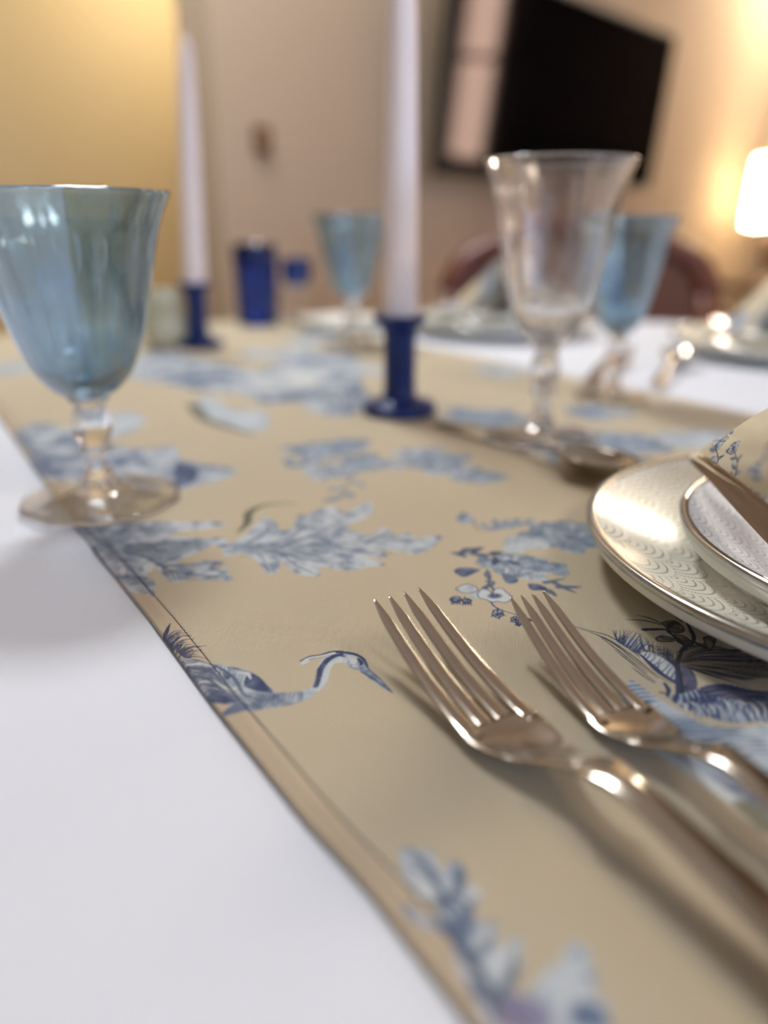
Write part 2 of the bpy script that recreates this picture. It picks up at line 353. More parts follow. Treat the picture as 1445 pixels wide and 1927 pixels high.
    pr.fill(h([(470, 330), (560, 345), (600, 400), (560, 440), (500, 400), (470, 370)]), PALE, SKY, .2, .0009, .4, .004, .2, .8)
    pr.fill(h([(545, 350), (600, 362), (650, 410), (690, 456), (640, 458), (560, 440), (520, 410)]), MID, NAVY, 2.5, .0010, .5, .004, .65)
    pr.fill(h([(310, 470), (420, 490), (500, 520), (440, 525), (350, 520)]), MID, NAVY, .2, .0010, .4, .004, .7)
    pr.fill(h([(405, 596), (420, 560), (500, 525), (545, 540), (520, 575), (460, 588)]), MID, NAVY * 1.3, 1, .0010, .4, .004, .45)
    hatch(h([(160, 290), (250, 380), (330, 480)]), h([(330, 300), (430, 420), (520, 520)]), 16, .0005, MID * .55, .2, .6)
    hatch(h([(600, 470), (700, 465), (860, 455)]), h([(560, 560), (680, 545), (840, 510)]), 18, .0005, MID * .7, .2, .5)
    hatch(h([(140, 270), (230, 370), (330, 470)]), h([(300, 290), (420, 400), (560, 540)]), 34, .00036, NAVY * 1.2, .25, .55)
    hatch(h([(320, 292), (500, 325), (640, 405)]), h([(330, 350), (480, 420), (600, 455)]), 30, .00034, NAVY * 1.2, .2, .5)
    hatch(h([(700, 462), (850, 455), (905, 440)]), h([(690, 545), (820, 520), (900, 478)]), 26, .00030, NAVY * 1.3, .2, .5)
    hatch(h([(925, 425), (945, 320), (1000, 258)]), h([(975, 425), (1000, 350), (1030, 285)]), 30, .00028, NAVY, .2, .6)
    for q in ([(170, 300), (260, 300), (330, 310)], [(240, 400), (330, 400), (400, 430)], [(380, 420), (430, 440), (500, 430)], [(480, 345), (540, 350), (560, 380)]): pr.stroke(h(q), [.0006, .0016, .0006], lin_pale, alpha=.8)
    for q in ([(180, 320), (300, 330), (380, 380), (460, 470)], [(230, 360), (320, 390), (420, 470)], [(350, 300), (460, 370), (520, 470), (600, 500)]): pr.stroke(h(q), [.001, .0014, .0004], MID * .6, alpha=.8)
    pr.fill(h([(905, 432), (930, 395), (938, 345), (955, 292), (995, 250), (1055, 226), (1110, 232), (1100, 280), (1045, 283), (1015, 325), (1010, 370), (980, 425), (920, 472), (880, 495), (860, 450)]), PALE, SKY, .8, .0008, .4, .003, .3, smooth=4)
    pr.fill(h([(920, 428), (935, 380), (942, 330), (965, 290), (1000, 255), (1055, 232), (1120, 232), (1110, 250), (1060, 250), (1015, 278), (985, 320), (970, 370), (950, 425)]), MID, NAVY, .8, .0007, .5, .002, .75, smooth=4)
    pr.fill(h([(1005, 310), (1030, 285), (1080, 262), (1085, 282), (1045, 288), (1022, 320), (1010, 370), (990, 400)]), lin_pale, PALE, 0, .001, .2, .003, .1)
    pr.fill(h([(1095, 236), (1140, 232), (1190, 242), (1225, 275), (1240, 325), (1212, 330), (1150, 322), (1105, 292)]), PALE, MID, .3, .0007, .5, .002, .35, smooth=4)
    pr.stroke(h([(1050, 225), (1110, 225), (1170, 238), (1215, 268), (1238, 322)]), [.0008, .0016, .0012, .0006], NAVY)
    pr.fill(h([(1130, 268), (1155, 258), (1178, 272), (1165, 290), (1138, 288)]), lin_pale, PALE, 0, .001, .1, .003, 0)
    pr.stroke(h([(1180, 262), (1200, 285), (1190, 300)]), [.0010, .0014, .0006], NAVY)
    pr.fill(h([(1200, 300), (1240, 318), (1295, 365), (1345, 415), (1380, 458), (1330, 435), (1265, 392), (1195, 335)]), SKY, MID, 2.4, .0006, .5, .002, .4, smooth=3)
    pr.stroke(h([(1195, 335), (1270, 378), (1380, 458)]), [.0005, .0008, .0004], NAVY); pr.stroke(h([(1238, 320), (1300, 372), (1380, 458)]), .0004, NAVY)
    for q, cc, ww in (([(850, 275), (900, 250), (960, 240), (1030, 220), (1090, 218)], NAVY, .0009), ([(868, 296), (890, 268), (960, 252), (1020, 238)], NAVY, .0007), ([(855, 285), (895, 260), (970, 246), (1040, 228)], lin_pale, .0012), ([(862, 290), (885, 275)], lin_pale, .0018)):
        pr.stroke(h(q), ww, cc)
    # --- blossom spray beside the small fork
    f = lambda pts: Z(820, 940, 4.516, pts)
    for (cx, cy, r, sd, l, d) in ((1160, 400, .0135, 41, PALE, MID), (1040, 340, .013, 42, SKY, MID), (1250, 340, .014, 43, SKY, MID), (870, 360, .010, 44, SKY, MID), (730, 410, .011, 45, PALE, SKY), (1150, 260, .010, 46, PALE, MID), (960, 290, .010, 55, SKY, MID)):
        pr.peony(f([(cx, cy)])[0], r, sd, l, d)
    pr.spray(f([(430, 290), (520, 240), (620, 230), (780, 225)]), 10, .009, 47, SKY, MID); pr.fill(f([(180, 180), (230, 130), (290, 160), (330, 200), (260, 225), (200, 215)]), SKY, MID, .3, .0012, .4, .004, .6)
    pr.stroke(f([(320, 200), (350, 270), (430, 290)]), .0007, MID * .8)
    for (cx, cy, r, sd, l, d) in ((640, 610, .0100, 48, SKY, MID), (880, 590, .0100, 49, PALE, MID), (780, 640, .0095, 50, PALE, MID), (720, 560, .0085, 51, SKY, MID), (480, 560, .0070, 52, SKY, MID), (970, 600, .0085, 53, SKY, MID), (600, 520, .006, 57, PALE, MID), (850, 700, .005, 58, PALE, SKY)):
        pr.peony(f([(cx, cy)])[0], r, sd, l, d)
    pr.spray(f([(130, 475), (240, 475), (330, 480), (480, 500), (560, 560)]), 8, .008, 54, MID, NAVY)
    pr.fill(f([(150, 630), (200, 605), (280, 605), (380, 620), (330, 650), (240, 685), (180, 660)]), MID, NAVY, .1, .0011, .4, .004, .35)
    pr.fill(f([(780, 740), (860, 745), (940, 775), (970, 830), (900, 800), (810, 795)]), MID, NAVY, 2.6, .001, .5, .003, .7); pr.fill(f([(560, 650), (680, 680), (690, 730), (600, 735)]), MID, NAVY, .1, .001, .5, .004, .5)
    for q in ([(930, 730), (1000, 715), (1100, 695)], [(1000, 730), (1080, 760), (1240, 762)], [(1060, 760), (1120, 790), (1190, 818)], [(1040, 770), (1100, 772), (1230, 775)], [(960, 800), (1000, 830), (1020, 850)]): pr.stroke(f(q), [.0030, .0022, .0005], MID * .75)
    pr.stroke(f([(430, 620), (460, 680), (450, 740), (490, 800), (480, 900)]), [.0010, .0014, .0008], MID * .6)
    for q in ([(450, 640), (420, 660), (450, 700)], [(430, 720), (490, 730), (460, 770)], [(400, 780), (450, 750), (420, 790)]): pr.stroke(f(q), .0016, MID * .7)
    pr.fill(f([(170, 780), (260, 745), (330, 765), (350, 800), (290, 820), (220, 815)]), PALE, SKY, .3, .0006, .3, .004, .25); pr.fill(f([(290, 830), (350, 800), (400, 850), (320, 875)]), PALE, SKY, .3, .0006, .3, .004, .3)
    pr.stroke(f([(165, 780), (260, 745), (330, 765), (355, 800), (290, 822), (210, 812), (165, 780)]), .0005, NAVY)
    pr.fill(f([(350, 830), (390, 790), (450, 800), (480, 830), (500, 790), (560, 785), (600, 820), (640, 850), (635, 885), (580, 905), (520, 895), (470, 905), (430, 880), (370, 865)]), PALE * 1.03, SKY, .2, .0009, .25, .004, .12)
    pr.stroke(f([(350, 830), (390, 790), (450, 800), (480, 830), (500, 790), (560, 785), (600, 820), (640, 850), (635, 885), (580, 905), (520, 895), (470, 905), (430, 880), (370, 865), (350, 830)]), .0005, NAVY * 1.3)
    for t in np.linspace(0, 2 * math.pi, 15)[:-1]:
        pr.stroke(f([(500 + 12 * math.cos(t), 848 + 5 * math.sin(t)), (500 + 62 * math.cos(t), 848 + 24 * math.sin(t))]), .0006, NAVY * 1.2, 0)
    for (cx, cy, rx) in ((168, 875, 46), (262, 890, 38), (790, 1052, 16)):
        ring = [(cx + rx * math.cos(t), cy + rx * .55 * math.sin(t)) for t in np.linspace(0, 2 * math.pi, 12)[:-1]]
        pr.fill(f(ring), SKY, NAVY, .2, .0006, .5, .0012, .6); pr.stroke(f(ring + [ring[0]]), .0007, NAVY)
        for dx in (-35, -12, 14, 38): pr.stroke(f([(cx + dx * .7, cy + rx * .3), (cx + dx, cy + rx * .95)]), [.0010, .0005], NAVY, 0)
    for (cx, cy, r_, ph) in ((525, 1000, 52, .3), (672, 1050, 38, 1.0), (700, 1088, 24, .2)):
        for t in range(5):
            t_ = ph + t * 1.257; q = (cx + r_ * .55 * math.cos(t_), cy + r_ * .4 * math.sin(t_)); ring = [(q[0] + r_ * .46 * math.cos(v), q[1] + r_ * .34 * math.sin(v)) for v in np.linspace(0, 2 * math.pi, 9)[:-1]]
            pr.fill(f(ring), SKY, NAVY, t_, .0005, .5, .0012, .42, smooth=3); pr.stroke(f(ring + [ring[0]]), .00045, NAVY)
        for t in (0.4, 1.4, 2.5): pr.stroke(f([(cx, cy), (cx + r_ * 1.5 * math.cos(t), cy + r_ * 1.0 * math.sin(t))]), [.0008, .0010, .0003], NAVY, 0)
    pr.stroke(f([(245, 850), (240, 870)]), .0006, NAVY, 0); pr.stroke(f([(470, 900), (500, 940), (560, 970), (620, 990), (690, 1010)]), [.0010, .0006, .0005], NAVY)
    pr.stroke(f([(480, 905), (520, 945), (600, 975), (700, 1000)]), .0003, lin_pale); pr.stroke(f([(520, 950), (525, 985)]), .0007, NAVY, 0)
    # --- plants and bird's tail beside the plate
    p = lambda pts: Z(1080, 1130, 3.959, pts)
    for q in ([(0, 215), (120, 250), (260, 290), (420, 390), (560, 500), (740, 640)], [(0, 222), (140, 268), (280, 330), (440, 440), (600, 570), (720, 640)], [(130, 262), (300, 350), (440, 460), (620, 600)], [(200, 300), (360, 420), (540, 560)], [(300, 390), (440, 500), (600, 630)], [(430, 520), (520, 590), (600, 640)]):
        pr.stroke(p(q), [.0002, .0006, .0005, .0003], INK * 1.3)
    pr.fill(p([(305, 320), (380, 320), (440, 300), (520, 335), (560, 350), (480, 415), (420, 385), (350, 350)]), PALE, SKY, 1.3, .0006, .5, .003, .25)
    hatch(p([(320, 325), (380, 365), (470, 415)]), p([(285, 245), (460, 250), (560, 330)]), 17, .00050, NAVY, .15)
    hatch(p([(320, 330), (380, 368), (470, 415)]), p([(330, 290), (430, 290), (540, 345)]), 20, .00026, NAVY, .1)
    pr.fill(p([(480, 415), (520, 395), (620, 420), (720, 500), (770, 530), (780, 580), (770, 640), (720, 620), (660, 570), (590, 520), (500, 460)]), lin_pale, SKY, 2.6, .0012, .5, .003, .22, smooth=4)
    pr.stroke(p([(480, 415), (560, 490), (650, 570), (760, 640)]), [.0006, .0022, .0014], NAVY); pr.stroke(p([(480, 415), (540, 395), (640, 430), (770, 530)]), .0005, NAVY)
    hatch(p([(510, 450), (620, 530), (740, 620)]), p([(540, 400), (680, 470), (775, 550)]), 9, .00050, NAVY, .2)
    pr.fill(p([(560, 350), (620, 355), (700, 400), (760, 470), (740, 500), (640, 420), (560, 400)]), np.array(lin(190, 175, 150)), NAVY, 2.3, .0009, .5, .003, .3)
    hatch(p([(520, 400), (640, 440), (750, 520)]), p([(480, 265), (640, 350), (770, 400)]), 15, .00045, INK, .15)
    hatch(p([(560, 360), (660, 430), (745, 505)]), p([(540, 350), (700, 380), (765, 470)]), 22, .00035, INK, .1)
    pr.fill(p([(765, 480), (800, 430), (870, 365), (1000, 345), (1445, 470), (1700, 560), (1700, 660), (1445, 600), (1240, 612), (1000, 562), (800, 528)]), np.array(lin(158, 134, 102)), INK, .18, .0008, .85, .008, .60, .9)
    for k in range(26):     # long drooping feathers sweeping to the right, under the plate
        t = k / 25; e = (1120 + 420 * (1 - abs(t - .45)), 250 + 420 * t); m = (960, 360 + 200 * t)
        if t < .25: e = (960 + 200 * t, 350 + 40 * t); m = (850, 400)
        pr.stroke(p([(765, 490), m, e]), [.0005, .0015, .0002], INK if k % 3 else np.array(lin(150, 135, 115)))
    for k in range(40):
        t = rng.rand(); pr.stroke(p([(780, 495), (980, 380 + 160 * t), (1200 + 300 * rng.rand(), 380 + 190 * t)]), [.0003, .0005, .0002], np.array(lin(170, 150, 125)) if k % 2 else INK, alpha=.8)
    pr.fill(p([(770, 520), (830, 515), (890, 560), (915, 640), (900, 700), (830, 720), (790, 680), (780, 600)]), np.array(lin(120, 115, 135)), NAVY * .8, 1.2, .0008, .7, .003, .6)
    pr.stroke(p([(900, 360), (820, 380), (770, 470), (765, 520), (790, 600), (800, 720)]), [.0006, .0008, .0018, .0020, .0012, .0018], INK)
    for q in ([(380, 165), (520, 172), (650, 205)], [(460, 130), (560, 155), (650, 195)]): pr.stroke(p(q), [.0003, .0010, .0006], INK)
    pr.stroke(p([(520, 240), (590, 238), (680, 240), (720, 265)]), [.0022, .0020, .0014, .0006], INK)
    for ring in ([(650, 190), (700, 175), (760, 180), (815, 230), (800, 260), (740, 265), (690, 230)], [(605, 305), (650, 285), (720, 300), (740, 325), (680, 330), (625, 325)], [(740, 275), (810, 285), (860, 320), (880, 350), (800, 330)], [(960, 300), (1010, 285), (1050, 310), (1030, 370), (990, 380)], [(740, 130), (780, 120), (820, 150), (800, 180)]):
        pr.fill(p(ring), np.array(lin(160, 135, 95)), INK, .8, .0009, .5, .0024, .40); pr.stroke(p(ring + [ring[0]]), .0006, INK)
    for q in ([(690, 255), (760, 300), (830, 370), (800, 400)], [(830, 180), (860, 230), (890, 300), (870, 360)], [(720, 270), (780, 330), (840, 360)], [(700, 230), (720, 200), (760, 190)], [(860, 320), (930, 350), (1000, 390)], [(780, 410), (820, 370), (850, 350)]): pr.stroke(p(q), [.0008, .0018, .0010], INK)
    # rock and water below the plants
    pr.fill(p([(400, 630), (480, 650), (600, 740), (700, 800), (860, 900), (1000, 960), (1200, 980), (1700, 980), (1700, 1700), (1445, 1620), (1230, 1540), (1050, 1420), (900, 1280), (700, 1160), (480, 1060), (300, 900)]), PALE, MID, .05, .0022, .45, .012, .40)
    pr.fill(p([(700, 740), (800, 720), (920, 680), (1000, 650), (1140, 645), (1300, 680), (1500, 720), (1700, 740), (1700, 960), (1400, 930), (1180, 940), (1000, 900), (860, 850), (760, 800)]), SKY, NAVY * 1.2, 1.3, .0019, .7, .006, .55)
    pr.fill(p([(940, 670), (1100, 645), (1350, 690), (1700, 720), (1700, 880), (1420, 880), (1300, 800), (1100, 750), (960, 720)]), np.array(lin(110, 108, 130)), NAVY * .8, .1, .0016, .6, .007, .65)
    for k in range(46):
        x = 790 + k * 17 + rng.uniform(-14, 14); y = 745 + rng.uniform(0, 60); L_ = rng.uniform(60, 150); pr.stroke(p([(x, y), (x + L_ * .45, y + L_ * .35), (x + L_ * .6, y + L_)]), [.0003, rng.uniform(.0006, .0018), .0003], (lin_pale, MID, NAVY)[k % 3], alpha=.8)
    for q in ([(670, 640), (700, 690), (690, 740)], [(760, 560), (770, 680), (760, 740)], [(640, 710), (690, 720)]): pr.stroke(p(q), [.0010, .0016, .0008], NAVY)
    for k in range(30):
        x = 560 + rng.rand() * 900; y = 900 + (x - 560) * .45 + rng.rand() * 220; pr.stroke(p([(x, y), (x + 90, y + 14), (x + 200, y + 40)]), [.0004, .0014, .0004], lin_pale if k % 2 else MID, alpha=.7)
    pr.fill(p([(620, 1050), (800, 1090), (1000, 1200), (1200, 1330), (1445, 1500), (1445, 1640), (1200, 1500), (950, 1330), (700, 1150)]), SKY, np.array(lin(110, 108, 130)), 2.5, .0018, .5, .008, .60)
    pr.fill(p([(440, 1060), (560, 1080), (760, 1200), (980, 1340), (1230, 1500), (1400, 1600), (1380, 1660), (1150, 1540), (900, 1380), (680, 1220)]), lin_pale, SKY, 2.5, .0020, .4, .008, .15)
    pr.stroke(p([(1240, 1560), (1320, 1600), (1445, 1720)]), [.004, .006, .006], GREY * .9, alpha=.7)
    # --- oak-like leaves at the bottom, out of focus
    b = lambda pts: Z(680, 1580, 3.010, pts)
    pr.fill(b([(205, 130), (240, 75), (330, 80), (410, 100), (430, 170), (470, 200), (490, 150), (560, 160), (590, 230), (580, 290), (640, 280), (680, 320), (650, 400), (630, 450), (680, 500), (760, 490), (775, 560), (760, 610), (820, 640), (850, 580), (900, 590), (905, 680), (890, 780), (850, 880), (800, 980), (800, 1100), (700, 1100), (640, 960), (560, 830), (520, 700), (500, 600), (420, 560), (340, 540), (230, 440), (230, 400), (300, 420), (390, 480), (440, 440), (350, 350), (260, 270)]), PALE, MID, 2.5, .0024, .4, .0045, .38, smooth=4)
    for q in ([(280, 120), (340, 140), (440, 300), (480, 400)], [(280, 300), (370, 360), (480, 400)], [(570, 200), (560, 270), (490, 380)], [(640, 360), (600, 440), (530, 540)], [(380, 480), (450, 530), (540, 560)], [(480, 400), (540, 560), (620, 720), (720, 900), (760, 1060)], [(740, 560), (700, 640), (620, 720)], [(870, 650), (840, 800), (760, 920)], [(540, 640), (600, 720), (690, 780)]):
        pr.stroke(b(q), [.0006, .0018, .0015], MID * .72, alpha=.85)
    for q in ([(330, 320), (400, 340), (300, 240)], [(620, 320), (600, 360)], [(700, 540), (650, 600)], [(830, 660), (790, 760)], [(240, 110), (270, 160)]): pr.stroke(b(q), .0024, lin_pale, alpha=.8)
    pr.fill(b([(905, 950), (980, 850), (1040, 760), (1130, 720), (1150, 640), (1220, 610), (1290, 650), (1300, 740), (1340, 790), (1310, 880), (1360, 930), (1400, 980), (1390, 1120), (1200, 1180), (860, 1180), (850, 1040)]), PALE * 1.0, SKY, 1.2, .0028, .35, .006, .30, smooth=4)
    pr.fill(b([(1160, 660), (1220, 640), (1290, 670), (1270, 710), (1190, 700)]), SKY, MID * 1.3, 1, .002, .3, .004, .5); pr.fill(b([(1260, 760), (1330, 780), (1300, 860), (1270, 820)]), SKY, MID * 1.3, 1, .002, .3, .004, .5)
    pr.stroke(b([(1200, 1045), (1280, 1020), (1340, 1045)]), [.002, .006, .004], MID); pr.stroke(b([(1000, 1040), (900, 980), (860, 1040)]), .006, np.array(lin(150, 145, 175)), alpha=.6)
lin_pale = np.array(lin(222, 226, 224))
draw_pattern()
def floral_colour(x, y):
    """colour of the print at points of the cloth"""
    col = main.sample(x, y); m = (x > fine.x0 + .002) & (x < fine.x0 + fine.nx * fine.res - .002) & (y > fine.y0 + .002) & (y < fine.y0 + fine.ny * fine.res - .002)
    if m.any(): col[m] = fine.sample(x[m], y[m])
    return col
def grid_mesh(name, X, Y, Zz, col, mat, keep=None):
    ny, nx = X.shape; me = bpy.data.meshes.new(name); n = nx * ny
    idx = np.arange(n).reshape(ny, nx); q = np.stack([idx[:-1, :-1], idx[:-1, 1:], idx[1:, 1:], idx[1:, :-1]], -1).reshape(-1, 4)
    if keep is not None: q = q[keep.reshape(-1)]
    me.vertices.add(n); me.vertices.foreach_set('co', np.stack([X, Y, Zz], -1).astype(np.float32).ravel())
    me.loops.add(len(q) * 4); me.loops.foreach_set('vertex_index', q.astype(np.int32).ravel())
    me.polygons.add(len(q)); me.polygons.foreach_set('loop_start', np.arange(0, len(q) * 4, 4, dtype=np.int32))
    me.update(calc_edges=True); me.polygons.foreach_set('use_smooth', np.ones(len(q), bool))
    if col is not None:
        at = me.color_attributes.new('print', 'FLOAT_COLOR', 'POINT')
        at.data.foreach_set('color', np.concatenate([col.reshape(-1, 3), np.ones((n, 1))], 1).astype(np.float32).ravel())
    o = bpy.data.objects.new(name, me); scene.collection.objects.link(o); me.materials.append(mat); return o
def printed_cloth_mat(name, pitch, rough=.82, tone=.13):
    m = nmat(name, (1, 1, 1), rough); nt = m.node_tree; at = nt.nodes.new('ShaderNodeAttribute'); at.attribute_name = 'print'
    bsdf(m).inputs['Sheen Weight'].default_value = .15; weave(m, pitch, 1.0 if tone > .1 else .3, at.outputs['Color'], tone); return m

# ---------------------------------------------------------------- room shell
M_wall = nmat('wall_paint_beige', lin(188, 166, 140), .85); add_bump(M_wall, 60, .15, .002)
M_wall_y = nmat('wall_paint_yellow', lin(204, 182, 142), .85); add_bump(M_wall_y, 60, .15, .002)
M_ceil = nmat('ceiling_paint', lin(232, 226, 214), .9); add_bump(M_ceil, 40, .1, .002)
M_floor = nmat('floor_wood', lin(120, 84, 56), .4); add_tone(M_floor, lin(104, 70, 44), lin(140, 100, 66), 6)
M_white = nmat('white_trim_paint', lin(235, 233, 228), .4); add_bump(M_white, 90, .05, .001)
ZF, ZC = -.75, 1.75
def room_box(name, a0, a1, b0, b1, z0, z1, mat, parent=None, bevel=0, **props):
    bm = box((a0, b0, z0), (a1, b1, z1), bevel); bmesh.ops.transform(bm, matrix=Matrix.Rotation(YAW, 4, 'Z'), verts=bm.verts)
    return bm_obj(name, bm, mat, parent, **props)
S = dict(kind='structure')
room_box('floor', -2.5, 5.1, -2.7, 3.6, ZF - .1, ZF, M_floor, **S)
room_box('ceiling', -2.5, 5.1, -2.7, 3.6, ZC, ZC + .1, M_ceil, **S)
room_box('wall_back', 1.14, 5.0, 1.56, 1.68, ZF, ZC, M_wall, **S)
room_box('wall_alcove', -2.4, 5.0, 3.4, 3.5, ZF, ZC, M_wall_y, **S)
room_box('wall_left', -2.5, -2.4, -2.7, 3.5, ZF, ZC, M_wall_y, **S)
M_wall_dark = nmat('darkened_unseen_wall', lin(62, 46, 36), .6); add_tone(M_wall_dark, lin(54, 40, 30), lin(70, 52, 42), 8)  # unseen right wall, made dark so the screen reflects little
for b0, b1, z0, z1 in ((-2.7, -1.13, ZF, ZC), (-.76, 3.5, ZF, ZC), (-1.13, -.76, ZF, .22), (-1.13, -.76, 1.55, ZC)):
    room_box('wall_right', 5.0, 5.1, b0, b1, z0, z1, M_wall_dark, **S)
room_box('baseboard_back', 1.14, 5.0, 1.545, 1.56, ZF, ZF + .1, M_white, **S)
WZ0, WZ1 = -.15, 1.25
wf = room_box('wall_front', -2.5, 5.0, -2.7, -2.6, ZF, WZ0, M_wall, **S)
room_box('wall_front', -2.5, 5.0, -2.7, -2.6, WZ1, ZC, M_wall, **S)
edges = [-2.5] + [e for w in WIN for e in w] + [5.0]
for i in range(0, len(edges), 2): room_box('wall_front', edges[i], edges[i + 1], -2.7, -2.6, WZ0, WZ1, M_wall, **S)
M_pane = bpy.data.materials.new('window_glass'); M_pane.use_nodes = True; nt = M_pane.node_tree; nt.nodes.remove(nt.nodes['Principled BSDF'])
mix = nt.nodes.new('ShaderNodeMixShader'); tr = nt.nodes.new('ShaderNodeBsdfTransparent'); gl = nt.nodes.new('ShaderNodeBsdfGlossy'); gl.inputs['Roughness'].default_value = .02
mix.inputs[0].default_value = .08; nt.links.new(tr.outputs[0], mix.inputs[1]); nt.links.new(gl.outputs[0], mix.inputs[2]); nt.links.new(mix.outputs[0], nt.nodes['Material Output'].inputs[0])
for k, (a0, a1) in enumerate(WIN):
    w = bpy.data.objects.new('window_%d' % (k + 1), None); scene.collection.objects.link(w); w['kind'] = 'structure'
    for (x0, x1, z0, z1) in ((a0, a1, WZ0, WZ0 + .06), (a0, a1, WZ1 - .06, WZ1), (a0, a0 + .06, WZ0, WZ1), (a1 - .06, a1, WZ0, WZ1)):
        room_box('window_frame', x0, x1, -2.68, -2.60, z0, z1, M_white, w, .004)
    for t in (1 / 3, 2 / 3):
        x = a0 + (a1 - a0) * t; room_box('muntin', x - .012, x + .012, -2.66, -2.63, WZ0 + .05, WZ1 - .05, M_white, w)
    for t in (.5,):
        z = WZ0 + (WZ1 - WZ0) * t; room_box('muntin', a0 + .05, a1 - .05, -2.66, -2.63, z - .02, z + .02, M_white, w)
    room_box('pane', a0 + .05, a1 - .05, -2.648, -2.644, WZ0 + .05, WZ1 - .05, M_pane, w)

M_blind = nmat('glowing_sheer_curtain', (.9, .7, .6), .8); bsdf(M_blind).inputs['Emission Color'].default_value = (1, .66, .52, 1); bsdf(M_blind).inputs['Emission Strength'].default_value = 17; add_bump(M_blind, 30, .3, .002)
w = bpy.data.objects.new('window_3', None); scene.collection.objects.link(w); w['kind'] = 'structure'   # unseen tall narrow window for the screen's reflected strip; peach curtain glows itself
for (b0, b1, z0, z1) in ((-1.13, -.76, .22, .26), (-1.13, -.76, 1.51, 1.55), (-1.13, -1.10, .22, 1.55), (-.79, -.76, .22, 1.55), (-1.12, -.77, .88, .92)): room_box('window_frame', 4.985, 5.06, b0, b1, z0, z1, M_white, w)
room_box('curtain', 5.03, 5.04, -1.11, -.78, .25, 1.52, M_blind, w)
# ---------------------------------------------------------------- television, switch plate
M_black = nmat('black_plastic', lin(14, 12, 12), .35); M_screen = nmat('black_screen_glass', lin(4, 4, 5), .05, 0, IOR=1.28)
add_bump(M_black, 400, .1, .0005); add_bump(M_screen, 2, .02, .001)
tv_w, tv_h, tilt = 1.29, .515, .076
tv = thing('television', 'black flat television mounted tilted on the beige back wall', 'television', (.159, 2.30, .274), YAW)
def tvbox(name, x0, x1, y0, y1, z0, z1, mat, par=tv, bev=.002):
    bm = box((x0, y0, z0), (x1, y1, z1), bev); bmesh.ops.transform(bm, matrix=Matrix.Rotation(tilt, 4, 'X'), verts=bm.verts); return bm_obj(name, bm, mat, par)
tvbox('screen', .010, tv_w - .010, .002, .008, .014, tv_h - .010, M_screen, bev=0)
tvbox('housing', .0, tv_w, .008, .035, 0, tv_h, M_black)
for (x0, x1, z0, z1) in ((0, tv_w, 0, .014), (0, tv_w, tv_h - .010, tv_h), (0, .010, .014, tv_h - .01), (tv_w - .010, tv_w, .014, tv_h - .01)): tvbox('bezel', x0, x1, 0, .008, z0, z1, M_black, bev=.001)
bm = box((tv_w * .35, .035, tv_h * .35), (tv_w * .65, .075, tv_h * .65), .003); bm_obj('wall_bracket', bm, M_black, tv)
sw = room_box('switch_plate', .0, .050, -.008, 0, -.030, .030, nmat('aged_brass', lin(120, 84, 44), .4, .6), None, .003)
add_bump(sw.data.materials[0], 300, .1, .0005); tag(sw, 'small brown switch plate on the beige wall left of the tall candle', 'switch')
sw.location = room(1.24, 1.559, .33)
bm_obj('toggle', (lambda b_: (bmesh.ops.transform(b_, matrix=Matrix.Rotation(YAW, 4, 'Z'), verts=b_.verts), b_)[1])(box((.018, -.018, -.008), (.027, -.006, .010), .002)), M_wall, sw)

# ---------------------------------------------------------------- table with white cloth
TC = Vector((.10, .37, 0)); TR = .955
M_cloth = nmat('white_tablecloth', lin(226, 229, 236), .85, 0, Sheen_Weight=.2); weave(M_cloth, .0007, .5)
M_wood = nmat('dark_table_wood', lin(70, 42, 26), .4); add_tone(M_wood, lin(58, 34, 20), lin(84, 52, 32), 12)
tb = thing('dining_table', 'large round dining table hidden under a white cloth', 'table', (TC.x, TC.y, ZF))
V, Fc = lathe([(0, .722), (TR - .02, .722), (TR - .004, .730), (TR - .004, .742), (TR - .02, .747), (0, .747)], 96, smooth=0); mesh_obj('tabletop', V, Fc, M_wood, tb, False)
V, Fc = lathe([(.0, 0.001), (.30, .001), (.31, .03), (.12, .07), (.06, .16), (.05, .4), (.07, .6), (.2, .70), (.24, .721), (0, .721)], 48); mesh_obj('pedestal', V, Fc, M_wood, tb)
def cloth_z(x, y):
    z = .0006 * (vnoise(x / .05 + 9, y / .035 + 4) - .5)
    # soft folds beside the foot of the near goblet
    for (cx, cy, w, am, ang) in ((-.20, .330, .010, .0018, .25), (-.22, .300, .014, .0014, .05), (-.19, .365, .007, .0014, .5), (-.30, .27, .02, .0012, .2)):
        d = -(x - cx) * math.sin(ang) + (y - cy) * math.cos(ang); l = (x - cx) * math.cos(ang) + (y - cy) * math.sin(ang)
        z = z + am * np.exp(-(d / w) ** 2) * np.exp(-(np.clip(l, -1, 9) / .09) ** 2)
    return z
rr = np.concatenate([[0], TR * np.sqrt(np.linspace(.0004, 1, 150))]); th = np.linspace(0, 2 * math.pi, 361)
R_, T_ = np.meshgrid(rr, th, indexing='ij'); X = TC.x + R_ * np.cos(T_); Y = TC.y + R_ * np.sin(T_)
Zt = cloth_z(X, Y) - .0013
hang = np.array([.004, .012, .03, .08, .16, .24]); Rh = TR + .003 + .0 * hang
Xh = [X]; Yh = [Y]; Zh = [Zt]
for k, hh in enumerate(hang):
    rad = TR + min(.006, hh) + .022 * hh / .24 * np.sin(th * 22 + .7 * np.sin(th * 5))
    Xh.append((TC.x + rad * np.cos(th))[None]); Yh.append((TC.y + rad * np.sin(th))[None]); Zh.append(np.full((1, 361), -.0013 - hh))
cl = grid_mesh('tablecloth', np.concatenate(Xh), np.concatenate(Yh), np.concatenate(Zh), None, M_cloth)
tag(cl, 'plain white tablecloth covering the round table', 'tablecloth')

